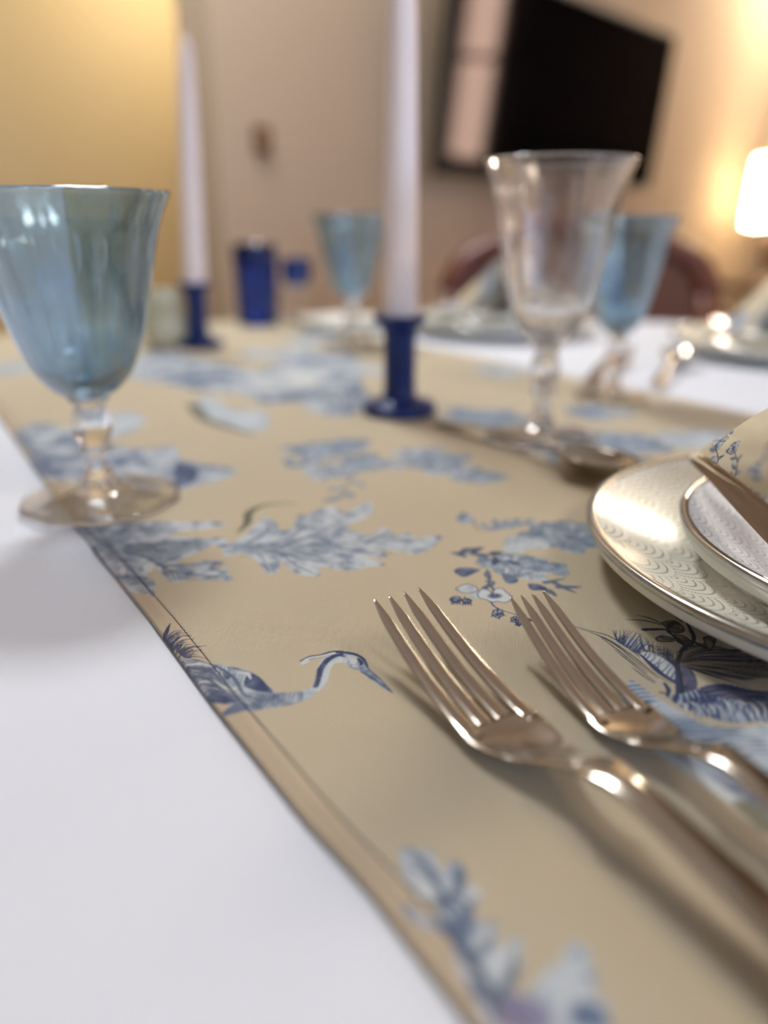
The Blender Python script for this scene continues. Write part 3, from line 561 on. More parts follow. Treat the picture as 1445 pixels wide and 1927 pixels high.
# ---------------------------------------------------------------- printed runner
EDGE = np.array([(.50, .075 - .56), (.016, .104), (-.006, .135), (-.022, .157), (-.054, .207), (-.091, .265), (-.155, .357), (-.292, .575), (-.80, 1.36)])
ys = np.array([.0705, .104, .135, .157, .207, .265, .357, .575, 1.36]); xs = np.array([.037, .016, -.004, -.0205, -.054, -.091, -.153, -.290, -.80])
def edge_x(y): return np.interp(y, ys, xs)
def steps(segs):
    out = [segs[0][0]]
    for a, b_, d in segs: n = max(1, int(round((b_ - a) / d))); out += list(a + (b_ - a) * (np.arange(n) + 1) / n)
    return np.array(out)
rows = steps([(.0705, .17, .0011), (.17, .20, .0006), (.20, .335, .00036), (.335, .40, .0008), (.40, .62, .0018), (.62, 1.30, .005)])
cols = steps([(0, .0012, .0004), (.0012, .27, .00034), (.27, .32, .001), (.32, .607, .003)])
Yr, Cr = np.meshgrid(rows, cols, indexing='ij'); Xr = edge_x(Yr) + Cr
RZ = .0013
def runner_z(x, y, c):
    z = np.full(x.shape, RZ) + .0005 * np.clip(1 - abs(c - .006) / .004, 0, 1)
    z = z + .0008 * (vnoise(x / .045 + 2, y / .045) - .5)
    z = np.where(c < .0008, z - .0013 * (1 - c / .0008) ** 2, z)
    d = np.abs(c - .0095) / .0007; return z - .00035 * np.exp(-d * d)
col = floral_colour(Xr, Yr)
hem = (Cr < .0095)[..., None]; col = np.where(hem, col * np.array([.97, .90, .88]), col)
col = col * (1 - .35 * np.exp(-((Cr - .0) / .0006) ** 2))[..., None]  # shadow along the outer edge put in as darker colour
keep = ((Xr - TC.x) ** 2 + (Yr - TC.y) ** 2 < (TR - .004) ** 2); keep = keep[:-1, :-1] & keep[1:, 1:]
M_runner = printed_cloth_mat('printed_runner_cloth', .00085)
runner = grid_mesh('table_runner', Xr, Yr, runner_z(Xr, Yr, Cr), col, M_runner, keep)
tag(runner, 'tan table runner printed with blue herons, leaves and blossoms', 'table runner')
M_thread = nmat('dark_thread', lin(52, 48, 58), .8); add_bump(M_thread, 900, .3, .0003)
yy = np.arange(.075, 1.05, .0011); xx = edge_x(yy) + .0095 + .00018 * np.sin(yy * 2600) + .0003 * (vnoise(yy * 160, yy * 0) - .5)
zz = RZ - .0001 + .0008 * (vnoise(xx / .045 + 2, yy / .045) - .5) + .00012 * np.sin(yy * 2600 * 1.0)
V, Fc = tube([(a, b_, c_) for a, b_, c_ in zip(xx, yy, zz)], .00017, 5); mesh_obj('hem_stitching', V, Fc, M_thread, runner)

# ---------------------------------------------------------------- candlesticks and candles
M_cobalt = nmat('cobalt_blue_gloss', lin(2, 32, 90), .32, 0, IOR=1.4); add_tone(M_cobalt, lin(2, 29, 84), lin(4, 36, 98), 30)
M_wax = nmat('white_wax', lin(232, 219, 214), .45, 0, Subsurface_Weight=.25, Subsurface_Scale=.01); add_bump(M_wax, 40, .05, .001)
M_wick = nmat('cotton_wick', lin(210, 205, 195), .9); add_bump(M_wick, 900, .3, .0003)
def candlestick(x, y, label):
    t = thing('candlestick', label, 'candlestick', (x, y, .0014), 0, 'blue candlesticks')
    V, Fc = lathe([(0, .0005), (.026, .0), (.0292, .0015), (.0296, .005), (.0275, .0085), (.020, .0100), (.0155, .0120), (0, .012)], 56, smooth=4); mesh_obj('base', V, Fc, M_cobalt, t)
    V, Fc = lathe([(.0, .0098), (.0158, .0098), (.0135, .014), (.0127, .020), (.0125, .040), (.0127, .060), (.0140, .067), (.0175, .072), (0, .0722)], 48, smooth=4); mesh_obj('stem', V, Fc, M_cobalt, t)
    V, Fc = lathe([(.0, .0700), (.0165, .0705), (.0200, .0725), (.0208, .0750), (.0200, .0768), (.0155, .0768), (.0140, .0760), (.0138, .0715), (0, .0710)], 48, smooth=3); mesh_obj('drip_pan', V, Fc, M_cobalt, t)
    return t
def candle(x, y, label):
    t = thing('taper_candle', label, 'candle', (x, y, .0014 + .0722), 0, 'white taper candles')
    V, Fc = lathe([(0, 0), (.0128, .0002), (.0132, .03), (.0122, .10), (.0106, .18), (.0085, .235), (.0060, .256), (.003, .263), (0, .2645)], 36, smooth=3); mesh_obj('wax', V, Fc, M_wax, t)
    V, Fc = tube([(0, 0, .262), (.0003, 0, .268), (.001, .0003, .273)], .0007, 6); mesh_obj('wick', V, Fc, M_wick, t); return t
candlestick(.0125, .612, 'cobalt blue candlestick in the middle, nearest one'); candle(.0125, .612, 'white taper candle in the middle candlestick, running out of the frame')
candlestick(-.231, .975, 'farther cobalt blue candlestick, right of the blue goblet'); cf = candle(-.2305, .975, 'farther white taper candle, whole with its tip in view'); cf.rotation_euler = (0, .045, 0)

# ---------------------------------------------------------------- glasses
def glass_mat(name, col, ior=1.5, rough=0.0, film=0, clear=None):
    m = nmat(name, col, rough, 0, IOR=ior, Transmission_Weight=1.0)
    if film: bsdf(m).inputs['Thin Film Thickness'].default_value = film; bsdf(m).inputs['Thin Film IOR'].default_value = 1.9
    add_bump(m, 45, .06, .0006, 1)
    if clear is not None:       # thin walls let light through without bending it
        nt = m.node_tree; tr = nt.nodes.new('ShaderNodeBsdfTransparent'); tr.inputs[0].default_value = (*clear[1], 1)
        mx = nt.nodes.new('ShaderNodeMixShader'); mx.inputs[0].default_value = clear[0]
        nt.links.new(bsdf(m).outputs[0], mx.inputs[1]); nt.links.new(tr.outputs[0], mx.inputs[2]); nt.links.new(mx.outputs[0], nt.nodes['Material Output'].inputs[0])
    return m
M_blue = glass_mat('lustre_blue_glass', (.63, .775, .86), 1.5, .0, 0, (.22, (.66, .76, .82)))
bsdf(M_blue).inputs['Coat Weight'].default_value = 1; bsdf(M_blue).inputs['Coat IOR'].default_value = 2.0; bsdf(M_blue).inputs['Coat Tint'].default_value = (.88, .94, 1, 1)
M_clear = glass_mat('clear_glass', (.98, .98, .985), clear=(.15, (.98, .98, .985))); M_cobglass = glass_mat('cobalt_glass', lin(70, 125, 225), 1.5, .02)
def goblet(loc, label, group, bowl_mat, name='blue_goblet', sx=1, sz=1, scale_z=1, rz=0):
    t = thing(name, label, 'glass', loc, rz, group)
    outer = [(.0125, .0600), (.0178, .0640), (.0240, .0720), (.0295, .0850), (.0345, .1030), (.0385, .1210), (.0430, .1410), (.0475, .1530), (.0510, .1600)]
    oc = smooth_curve(outer, 5); inner = oc[::-1].copy(); inner[:, 0] -= np.interp(inner[:, 1], [.06, .075, .16], [.004, .0022, .0012]); inner[:, 1] += np.interp(inner[:, 1], [.06, .08, .16], [.0045, .0012, 0.0])
    lip = [(.0505, .1607), (.0500, .1607)]
    prof = np.concatenate([[(0, .0590), (.008, .0592)], oc, lip, inner, [(.005, .0640), (0, .0638)]])
    fl = lambda a, z: 1 + (.050 * max(0, min(1, (z - .062) / .05)) * (abs(math.cos(5 * a)) ** .7 - .6)) * (1 - .55 * max(0, (z - .14) / .02))
    if name != 'blue_goblet': fl = lambda a, z: 1 + .012 * (abs(math.cos(6 * a)) - .6) * max(0, min(1, (.14 - z) / .04))
    prof = [(r * sx, z * sz) for r, z in prof]; V, Fc = lathe(prof, 120, lambda a, z: fl(a, z / sz), 0); mesh_obj('bowl', V, Fc, bowl_mat, t)
    st = [(0, .0150), (.0075, .0155), (.0062, .0190), (.0052, .0240), (.0058, .0272), (.0085, .0290), (.0088, .0305), (.0068, .0320), (.0082, .0350), (.0102, .0405), (.0106, .0450), (.0092, .0500), (.0078, .0530), (.0088, .0560), (.0100, .0580), (0, .0588)]
    ff = lambda a, z: 1 + .07 * (abs(math.cos(4 * a)) - .6) * (1 if z > .022 * sz else 0)
    V, Fc = lathe([(r * (sx + .2) / 1.2, z * sz) for r, z in st], 64, ff, 4); mesh_obj('stem', V, Fc, M_clear, t)
    ft = [(0, .0002), (.030, .0002), (.0405, .0002), (.0415, .0012), (.0405, .0026), (.0300, .0040), (.0180, .0065), (.0105, .0100), (.0080, .0140), (0, .0148)]
    V, Fc = lathe([(r * sx, z * sz) for r, z in ft], 90, lambda a, z: 1 + .012 * math.cos(10 * a), 4); mesh_obj('foot', V, Fc, M_clear, t)
    return t
GB = 'blue goblets on the table'
goblet((-.1545, .398, .0022), 'large pale blue fluted goblet with clear stem, nearest at the left', GB, M_blue, sz=.975)
gs = goblet((.1985, .665, .0022), 'pale blue goblet partly hidden behind the clear wine glass', GB, M_blue, sx=.77, sz=.925)
dup(gs, (-.040, .985, .0022), .3, 'farthest pale blue goblet, left of the tall middle candle', GB, scale=(1.2, 1.2, 1.04))
goblet((.1105, .528, .0022), 'clear wine glass with flared rim beside the dessert spoon', 'clear glasses', M_clear, 'wine_glass', .93, 1.12)
def tumbler(x, y, r, hgt, label, taper=1.1):
    t = thing('blue_tumbler', label, 'glass', (x, y, .0016), 0, 'cobalt tumblers at the far end')
    pr_ = [(0, 0), (r * .9, 0), (r * .97, .003), (r, .012), (r * taper, hgt), (r * taper - .0022, hgt + .0006), (r - .004, .014), (r * .9, .010), (0, .009)]
    V, Fc = lathe(pr_, 48, lambda a, z: 1 + .02 * abs(math.cos(6 * a)), 3); mesh_obj('cup', V, Fc, M_cobglass, t)
    V, Fc = lathe([(r * taper * 1.005, hgt * .80), (r * taper * 1.03, hgt * .82), (r * taper * 1.04, hgt * .9), (r * taper * 1.03, hgt * .97), (r * taper * 1.0, hgt)], 48, smooth=3); mesh_obj('rim_band', V, Fc, M_cobalt, t)
tumbler(-.194, 1.215, .031, .106, 'taller cobalt blue glass tumbler beyond the far candlestick', 1.05)
t = thing('blue_cordial_glass', 'small cobalt glass cup on a clear stem beside the tumbler', 'glass', (-.134, 1.235, .0016))
V, Fc = lathe([(0, .055), (.012, .056), (.020, .060), (.0225, .07), (.0225, .092), (.0207, .0925), (.0200, .07), (.012, .064), (0, .062)], 40); mesh_obj('cup', V, Fc, M_cobglass, t)
V, Fc = lathe([(0, 0), (.021, 0), (.022, .002), (.010, .006), (.006, .014), (.008, .030), (.006, .045), (.010, .054), (0, .0546)], 36); mesh_obj('stem', V, Fc, M_clear, t)
M_mint = nmat('pale_green_ceramic', lin(186, 182, 154), .3); add_tone(M_mint, lin(176, 174, 146), lin(196, 192, 166), 40)
t = thing('votive_holder', 'pale green round votive jar between the goblet and far candlestick', 'jar', (-.272, .975, .0016))
V, Fc = lathe([(0, 0), (.018, 0), (.026, .008), (.0285, .022), (.0270, .036), (.0215, .045), (.0225, .050), (.0225, .066), (.0200, .0665), (.0195, .05), (.0225, .035), (.02, .012), (0, .008)], 40); mesh_obj('jar', V, Fc, M_mint, t)
V, Fc = lathe([(.0215, .0445), (.0240, .0465), (.0215, .0490)], 40); mesh_obj('neck_ring', V, Fc, M_cobalt if False else M_mint, t)

# ---------------------------------------------------------------- plates
M_silver = nmat('polished_silver_rim', lin(190, 190, 186), .20, 1); add_bump(M_silver, 500, .05, .0003)
M_steel = nmat('warm_polished_cutlery', lin(192, 184, 172), .15, 1); add_bump(M_steel, 260, .10, .0004)
M_porc = nmat('glazed_porcelain', lin(228, 226, 214), .10, 0, Coat_Weight=.5); add_bump(M_porc, 30, .02, .001)
def seigaiha_mat(name, base, line, R, rough=.20, strength=1.0):
    """rows of overlapping scales made of dashed concentric arcs"""
    m = nmat(name, base, .14, 0, Specular_IOR_Level=.22); nb = NB(m); nt = m.node_tree; M = nb.math
    tc = nt.nodes.new('ShaderNodeTexCoord'); sp = nt.nodes.new('ShaderNodeSeparateXYZ'); nt.links.new(tc.outputs['Object'], sp.inputs[0])
    xo, yo = sp.outputs[0], sp.outputs[1]; x = M('ADD', M('MULTIPLY', xo, .66), M('MULTIPLY', yo, .75)); y = M('SUBTRACT', M('MULTIPLY', xo, .75), M('MULTIPLY', yo, .66)); h = R * .5; j0 = M('CEIL', M('DIVIDE', M('SUBTRACT', y, R), h))
    done = 0.0; acc = None
    # rows from the one farthest below: first circle that holds the point is the one on top
    for k in range(4):
        j = M('ADD', j0, float(k)); par = M('MULTIPLY', M('FLOORED_MODULO', j, 2.0), R)
        cx = M('SUBTRACT', x, par); cx = M('SUBTRACT', cx, M('MULTIPLY', M('ROUND', M('DIVIDE', cx, 2 * R)), 2 * R)); dy = M('SUBTRACT', y, M('MULTIPLY', j, h))
        d = M('SQRT', M('ADD', M('MULTIPLY', cx, cx), M('MULTIPLY', dy, dy))); inn = M('LESS_THAN', d, R)
        rings = M('FRACT', M('MULTIPLY', d, 5.5 / R)); ln = M('LESS_THAN', M('ABSOLUTE', M('SUBTRACT', rings, .55)), .135)
        ang = M('ARCTAN2', cx, dy); idx = M('FLOOR', M('MULTIPLY', d, 5.5 / R))
        dash = M('LESS_THAN', M('FRACT', M('MULTIPLY', ang, M('MULTIPLY_ADD', idx, 1.9, 2.5))), .68); v = M('MULTIPLY', ln, dash)
        v = M('MULTIPLY', v, inn)
        if acc is None: acc, done = v, inn
        else:
            free = M('SUBTRACT', 1.0, done); acc = M('ADD', acc, M('MULTIPLY', v, free)); done = M('MAXIMUM', done, inn)
    mx = nt.nodes.new('ShaderNodeMix'); mx.data_type = 'RGBA'; mx.inputs[6].default_value = (*base, 1); mx.inputs[7].default_value = (*line, 1)
    nt.links.new(M('MULTIPLY', acc, strength), mx.inputs[0]); nt.links.new(mx.outputs[2], bsdf(m).inputs['Base Color']); return m
M_charger = seigaiha_mat('scale_pattern_porcelain', lin(222, 222, 210), lin(78, 70, 50), .0185)
M_salad = seigaiha_mat('pale_scale_porcelain', lin(208, 208, 204), lin(128, 124, 124), .0150, .12, .8)
def plate(loc, R, label, name, group, z0=0.0, rise=.017, mat=M_charger, rz=0):
    t = thing(name, label, 'plate', (loc[0], loc[1], z0), rz, group)
    top = [(0, .0050), (R * .52, .0050), (R * .60, .0056), (R * .66, .0082), (R * .80, rise * .66), (R * .93, rise * .92), (R * .975, rise + .0005)]
    V, Fc = lathe(top, 128, smooth=5); mesh_obj('face', V, Fc, mat, t)
    und = [(R * .992, rise - .0022), (R * .988, rise - .0045), (R * .972, rise - .0080), (R * .92, rise - .0105), (R * .80, max(.0048, rise * .66 - .0068)), (R * .66, .0034), (R * .60, .0014), (R * .56, .0), (R * .53, .0), (R * .52, .0020), (0, .0020)]
    V, Fc = lathe(und, 128, smooth=5); mesh_obj('underside', V, Fc, M_porc, t)
    rim = [(R * .964, rise + .0003), (R * .980, rise + .0011), (R * .994, rise + .0008), (R * 1.0, rise - .0006), (R * .998, rise - .0022), (R * .990, rise - .0026), (R * .975, rise - .0012)]
    V, Fc = lathe(rim, 160, smooth=4, closed=True); mesh_obj('silver_rim', V, Fc, M_silver, t, label='thin silver band')
    return t
PC = (.2205, .2945)
plate(PC, .1330, 'large dinner plate with grey scale pattern and silver rim, nearest at the right', 'dinner_plate', 'patterned dinner plates', RZ + .0006, .0200)
plate((.2260, .2735), .1060, 'smaller silver-rimmed plate stacked on the near patterned plate', 'salad_plate', 'salad plates', RZ + .0006 + .0085, .0200, M_salad)
plate((.485, .920), .140, 'patterned dinner plate at the far right edge of the table', 'dinner_plate', 'patterned dinner plates', .0010, .020)
plate((.487, .918), .105, 'smaller plate stacked under the bluish napkin at far right', 'salad_plate', 'salad plates', .0140, .018, M_salad)
plate((.165, 1.130), .135, 'dinner plate at the far side behind the wine glass', 'dinner_plate', 'patterned dinner plates', .0016, .020)
plate((.165, 1.130), .100, 'smaller plate under the folded napkin behind the middle candle', 'salad_plate', 'salad plates', .0146, .018, M_salad)
plate((-.062, 1.165), .068, 'small white plate behind the farthest blue goblet', 'bread_plate', 'bread plates', .0016, .014, M_porc)

# ---------------------------------------------------------------- napkins
nap = Canvas(-.14, .14, -.14, .14, .0006); npr = Print(nap)
def napkin_pattern():
    g = np.random.RandomState(5)
    for k in range(20):
        a = g.uniform(0, 6.3); c = np.array([g.uniform(-.12, .12), g.uniform(-.12, .12)])
        tw = [c, c + np.array([math.cos(a), math.sin(a)]) * .02 + .004, c + np.array([math.cos(a + .5), math.sin(a + .5)]) * .045]
        npr.spray(tw, 8, .011, 60 + k, SKY, NAVY); npr.flower(c, .013, 5, PALE, MID, a); npr.flower(tw[2], .009, 5, PALE, NAVY, a + 1)
        npr.stroke(tw, [.0012, .0018, .0008], INK * 1.6)
napkin_pattern()
M_nap = printed_cloth_mat('printed_napkin_cloth', .0011, .82, .05)
def sheet(name, corners, n, bulge, parent, mat, thick=.0012, off=(0, 0), puff=None):
    """bent quad of cloth: corners a,b,c,d; bulge lifts its middle along the normal"""
    a, b_, c, d = [np.array(q, float) for q in corners]; s = np.linspace(0, 1, n); U, Vv = np.meshgrid(s, s, indexing='ij')
    P = (a * ((1 - U) * (1 - Vv))[..., None] + b_ * (U * (1 - Vv))[..., None] + c * (U * Vv)[..., None] + d * ((1 - U) * Vv)[..., None])
    nrm = np.cross(b_ - a, d - a); nrm /= np.linalg.norm(nrm) + 1e-9
    P = P + nrm * (bulge * np.sin(math.pi * U) * np.sin(math.pi * Vv))[..., None] + nrm * (.0012 * (vnoise(U * 6 + off[0] * 50, Vv * 5) - .5))[..., None]
    w = np.linalg.norm(b_ - a); hgt = np.linalg.norm(d - a); col = nap.sample(off[0] + (U - .5) * w, off[1] + (Vv - .5) * hgt)
    o = grid_mesh(name, P[..., 0], P[..., 1], P[..., 2], col, mat); o.parent = parent
    md = o.modifiers.new('cloth', 'SOLIDIFY'); md.thickness = thick; md.offset = -1; return o
def tent(loc, rz, label, n=60, s=1.0, name='napkin'):
    """pyramid-folded napkin: two leaning faces that meet at a ridge, open in front, a second layer under each"""
    t = thing(name, label, 'napkin', loc, rz, 'pyramid-folded printed napkins')
    A = np.array((0, 0, .085)) * s; L = np.array((-.085, .0, .0015)) * s; Rr = np.array((.085, .0, .0015)) * s; B = np.array((0, .075, .0015)) * s; Fm = np.array((0, -.060, .0015)) * s
    e = np.array((0, 0, .0045)) * s
    sheet('outer_fold', [L, B, B * .02 + A * .98, A], n, .006 * s, t, M_nap, off=(.02, .03)); sheet('outer_fold', [B, Rr, A, B * .02 + A * .98], n, .006 * s, t, M_nap, off=(-.03, -.02))
    sheet('front_fold', [L, A, A * .97 + Fm * .03, Fm * .35 + L * .65], n, -.004 * s, t, M_nap, off=(.05, -.04)); sheet('front_fold', [A, Rr, Rr * .65 + Fm * .35, A * .97 + Fm * .03], n, -.004 * s, t, M_nap, off=(-.06, .05))
    return t
tent((.165, 1.13, .0215), -.15, 'pyramid-folded napkin on the far plate behind the wine glass', 40, .95)
tent((.478, .925, .0205), .2, 'pyramid-folded napkin at the far right edge', 40, 1.2)
# near napkin: a folded pad with a raised upper flap, its left corner over the small plate
M_back = nmat('napkin_shaded_reverse', lin(150, 118, 90), .85); weave(M_back, .0011, .3)  # plain reverse, browned in colour to stand for shade under the flap
nk = thing('napkin', 'folded tan napkin with blue blossoms on the near stacked plates', 'napkin', (0, 0, 0), 0, 'pyramid-folded printed napkins')
def g3(x, y, z): p_ = ground(x, y, z); return (float(p_[0]), float(p_[1]), z)
sheet('upper_flap', [g3(1318, 850, .050), g3(1700, 1095, .085), g3(1760, 900, .120), g3(1470, 762, .085)], 170, .003, nk, M_nap, off=(.01, .0))
sheet('lower_fold', [g3(1300, 862, .0425), g3(1440, 946, .0590), g3(1452, 930, .0620), g3(1345, 838, .0510)], 60, .0015, nk, M_nap, off=(-.05, .04))
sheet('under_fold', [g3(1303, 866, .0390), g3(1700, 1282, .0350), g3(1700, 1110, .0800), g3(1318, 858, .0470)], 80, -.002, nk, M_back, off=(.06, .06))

# ---------------------------------------------------------------- cutlery
def section(c, w, th_, n=20, dish=0.0, ridge=0.0, pw=.75):
    """closed cross-section across local y at centre (x, z)"""
    out = []
    for k in range(n):
        a = 2 * math.pi * k / n; ca, sa = math.cos(a), math.sin(a)
        y = w * math.copysign(abs(ca) ** pw, ca); z = th_ / 2 * math.copysign(abs(sa) ** .8, sa) + dish * (y / max(w, 1e-6)) ** 2
        if sa > 0 and ridge: z += ridge * max(0, 1 - abs(y / w) * 1.25)
        out.append((c[0], y, c[1] + z))
    return out
def fork(loc, ang, label, Ls=1.0, tipw=.0090, rootw=.0132, rise=.019):
    t = thing('fork', label, 'fork', loc, ang, 'forks laid left of the near plate')
    zc = lambda s: np.interp(s, [0, .008, .018, .030, .042, .053, .064, .075, .086, .096, .110, .150, .205], np.array([.0190, .0160, .0120, .0078, .0046, .0026, .0016, .0024, .0078, .0132, .0160, .0120, .0022]) * np.array([rise / .019] * 5 + [1] * 8))
    zs = smooth_curve([(s, zc(s)) for s in np.linspace(0, .205, 22)], 6); Zc = lambda s: float(np.interp(s, zs[:, 0], zs[:, 1])) + .0008
    root = .0600
    for k in range(4):
        f = (k - 1.5) / 1.5
        rings = []
        for s in np.concatenate([[0, .0008, .002], np.linspace(.004, root + .004, 22)]):
            u = s / root; cy = f * (tipw + (rootw - .0029 - tipw) * u ** .8)
            hw = (.00035 + .00120 * min(1, s / .009) + .00115 * u ** .8) * (rootw / .0125) * (1.0 if Ls == 1 else .97); th_ = .0007 + .0011 * min(1, s / .02)
            if s == 0: hw *= .35; th_ *= .5
            rings.append([(p_[0] * Ls, (p_[1] + cy), p_[2]) for p_ in section((s, Zc(s) + .0010 * f * f * (.3 + .7 * u)), hw, th_, 20, pw=.42)])
        V, Fc = loft(rings); mesh_obj('tine', V, Fc, M_steel, t)
    rings = []
    for s in np.linspace(root - .0015, .097, 30):
        w = float(np.interp(s, [.0585, .065, .070, .077, .083, .089, .093, .097], [rootw + .0001, rootw * 1.0, rootw * .93, rootw * .76, rootw * .53, rootw * .38, rootw * .36, rootw * .40]))
        dish = float(np.interp(s, [.054, .075, .09], [.0010, .0022, .0])); thk = float(np.interp(s, [.054, .08, .097], [.0020, .0026, .0042]))
        rings.append([(p_[0] * Ls, p_[1], p_[2]) for p_ in section((s, Zc(s)), w, thk, 28, dish)])
    V, Fc = loft(rings); mesh_obj('head', V, Fc, M_steel, t)
    rings = []
    for s in np.concatenate([np.linspace(.0955, .104, 8), np.linspace(.107, .196, 22), np.linspace(.198, .205, 6)]):
        w = float(np.interp(s, [.0955, .099, .103, .106, .125, .150, .180, .198, .203, .205], [.0042, .0062, .0056, .0046, .0046, .0058, .0080, .0090, .0066, .0020]))
        rings.append([(p_[0] * Ls, p_[1] * (Ls if Ls < 1 else 1), p_[2]) for p_ in section((s, Zc(s)), w, .0030, 28, .0006, .0009, .6)])
    V, Fc = loft(rings); mesh_obj('handle', V, Fc, M_steel, t, label='ridged handle')
    return t
tip1 = ground(746, 1122, .0205); b1 = ground(1108, 1448, .0145); ang1 = math.atan2(b1[1] - tip1[1], b1[0] - tip1[0])
fork((tip1[0], tip1[1], RZ + .0002), ang1, 'large dinner fork, left of the two near forks', 1.0)
tip2 = ground(990, 1122, .0195); b2 = ground(1290, 1392, .014); ang2 = math.atan2(b2[1] - tip2[1], b2[0] - tip2[0])
fork((tip2[0], tip2[1], RZ + .0002), ang2, 'smaller salad fork, between the dinner fork and the plate', .90, .0066, .0112, .0180)
def spoon(loc, ang, label, L=.180, group='spoons', bw=.0195):
    t = thing('spoon', label, 'spoon', loc, ang, group); bl = L * .33
    V = []; Fc = []; n, m = 22, 24
    def surf(off, flip, base):
        for i in range(n):
            u = i / (n - 1); s = u * bl; w = bw * (math.sin(math.pi * (u * .93 + .035)) ** .62) * (1 - .12 * u)
            for k in range(m):
                q = -1 + 2 * k / (m - 1); dep = .0130 * math.sin(math.pi * min(1, u * .97 + .015)) ** .8
                V.append((s, q * w, .0145 - dep * (1 - abs(q) ** 2.2) + .002 * (1 - u) + off))
        for i in range(n - 1):
            for k in range(m - 1):
                f_ = (base + i * m + k, base + i * m + k + 1, base + (i + 1) * m + k + 1, base + (i + 1) * m + k); Fc.append(f_ if flip else f_[::-1])
    surf(0, True, 0); surf(-.0011, False, n * m)
    for i in range(n - 1):
        for k in (0, m - 1): a0 = i * m + k; Fc.append((a0, a0 + m, a0 + m + n * m, a0 + n * m))
    mesh_obj('bowl', V, Fc, M_steel, t); rings = []
    for s in np.linspace(bl - .004, L, 26):
        u = (s - bl) / (L - bl); w = float(np.interp(u, [-.1, .02, .15, .6, .92, 1], [.0062, .0036, .0026, .0042, .0072, .002])); z = float(np.interp(u, [-.1, .1, .3, 1], [.0132, .0155, .0135, .0018]))
        rings.append(section((s, z), w, .0024, 18, 0, .0005))
    Vh, Fh = loft(rings); mesh_obj('handle', Vh, Fh, M_steel, t); return t
sp0 = (.1395, .412); sp1 = (.040, .572)
spoon((sp0[0], sp0[1], RZ), math.atan2(sp1[1] - sp0[1], sp1[0] - sp0[0]), 'dessert spoon lying between the wine glass and the near plate', .185, bw=.0205)
spoon((.330, .860, .0006), math.atan2(-.165, -.085), 'spoon beside the far right plate, bowl catching the light', .17)
fk = fork((.275, .875, .0006), math.atan2(-.165, -.085), 'fork lying left of the far right plate, out of focus', .9, .0062, .0098, .017); fk['group'] = 'far cutlery'

# ---------------------------------------------------------------- chairs beyond the table
M_chair = nmat('reddish_brown_wood', lin(96, 42, 20), .4); add_tone(M_chair, lin(84, 34, 14), lin(108, 50, 24), 14)
M_seat = nmat('brown_leather_seat', lin(92, 48, 18), .6); add_bump(M_seat, 200, .2, .001)
def chair(loc, rz, label):
    t = thing('dining_chair', label, 'chair', loc, rz)
    for sx in (-1, 1):
        V, Fc = tube([(sx * .19, .19, 0), (sx * .19, .20, .42), (sx * .195, .235, .68), (sx * .19, .27, .765)], [.016, .021, .018, .016], 10); mesh_obj('rear_leg', V, Fc, M_chair, t)
        V, Fc = tube([(sx * .19, -.20, 0), (sx * .20, -.20, .20), (sx * .20, -.20, .42)], [.014, .019, .022], 10); mesh_obj('leg', V, Fc, M_chair, t)
    bm_obj('seat', box((-.225, -.225, .42), (.225, .215, .475), .018), M_seat, t, True)
    P = smooth_curve([(-.195, .262, .74), (-.17, .275, .79), (-.09, .285, .828), (0, .288, .838), (.09, .285, .828), (.17, .275, .79), (.195, .262, .74)], 6)
    V, Fc = tube([tuple(p_) for p_ in P], .022, 12); mesh_obj('top_rail', V, Fc, M_chair, t)
    vv = []; ff = []
    for side in (-.012, .012):
        b0 = len(vv)
        for i in range(13):
            x = -.175 + .35 * i / 12
            for k in range(7): u = k / 6; vv.append((x, .235 + side + .048 * u + .006 * math.cos(x * 16), .52 + (.255 + .05 * math.cos(x * 8.5)) * u))
        for i in range(12):
            for k in range(6): ff.append((b0 + i * 7 + k, b0 + i * 7 + k + 1, b0 + (i + 1) * 7 + k + 1, b0 + (i + 1) * 7 + k))
    mesh_obj('backrest', vv, ff, M_seat, t); return t
c0 = chair((.345, 1.245, ZF), -.08, 'reddish brown dining chair behind the wine glass and far napkin'); c0.scale = (1.22, 1, 1.05)

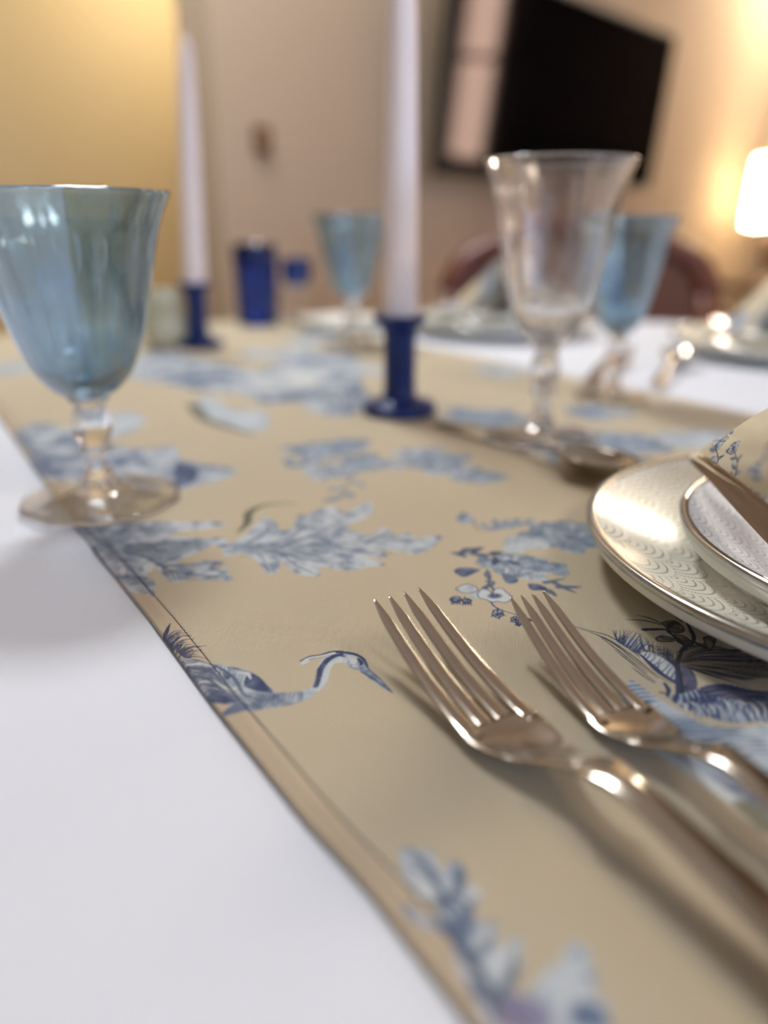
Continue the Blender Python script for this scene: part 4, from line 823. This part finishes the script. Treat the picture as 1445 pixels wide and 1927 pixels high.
# ---------------------------------------------------------------- sideboard with lamp (right, by the wall), pendant over the table
M_shade = bpy.data.materials.new('lit_lampshade'); M_shade.use_nodes = True; b_ = bsdf(M_shade); b_.inputs['Base Color'].default_value = (.9, .85, .72, 1)
b_.inputs['Emission Color'].default_value = (1, .90, .66, 1); b_.inputs['Emission Strength'].default_value = 2.2; add_bump(M_shade, 300, .1, .0005)
nt = M_shade.node_tree; tl_ = nt.nodes.new('ShaderNodeBsdfTranslucent'); tl_.inputs[0].default_value = (1, .9, .72, 1); mx = nt.nodes.new('ShaderNodeMixShader'); mx.inputs[0].default_value = .6
nt.links.new(b_.outputs[0], mx.inputs[1]); nt.links.new(tl_.outputs[0], mx.inputs[2]); nt.links.new(mx.outputs[0], nt.nodes['Material Output'].inputs[0])
sb = thing('side_table', 'small round wooden side table carrying the lit lamp', 'side table', (TABLE_LAMP.x + .03, TABLE_LAMP.y - .06, ZF), YAW)
V, Fc = lathe([(0, .600), (.27, .600), (.285, .606), (.285, .622), (.27, .628), (0, .628)], 48, smooth=2); mesh_obj('top', V, Fc, M_wood, sb)
for k in range(4):
    a_ = k * math.pi / 2 + .4; V, Fc = tube([(.17 * math.cos(a_), .17 * math.sin(a_), 0), (.13 * math.cos(a_), .13 * math.sin(a_), .4), (.15 * math.cos(a_), .15 * math.sin(a_), .602)], [.010, .015, .018], 10); mesh_obj('leg', V, Fc, M_wood, sb)
tl = thing('table_lamp', 'lit table lamp with glowing cream shade at the right edge', 'lamp', (TABLE_LAMP.x, TABLE_LAMP.y, ZF + .628))
zl = TABLE_LAMP.z - (ZF + .628)
V, Fc = lathe([(0, 0), (.085, 0), (.088, .008), (.06, .02), (.03, .06), (.05, .14), (.045, .20), (.015, .26), (.008, zl - .03), (0, zl - .028)], 40); mesh_obj('base', V, Fc, M_wood, tl)
V, Fc = lathe([(0, zl - .149), (.146, zl - .15), (.130, zl + .15), (0, zl + .149)], 48, smooth=0); mesh_obj('lamp_shade', V, Fc, M_shade, tl)
scene['done'] = 1
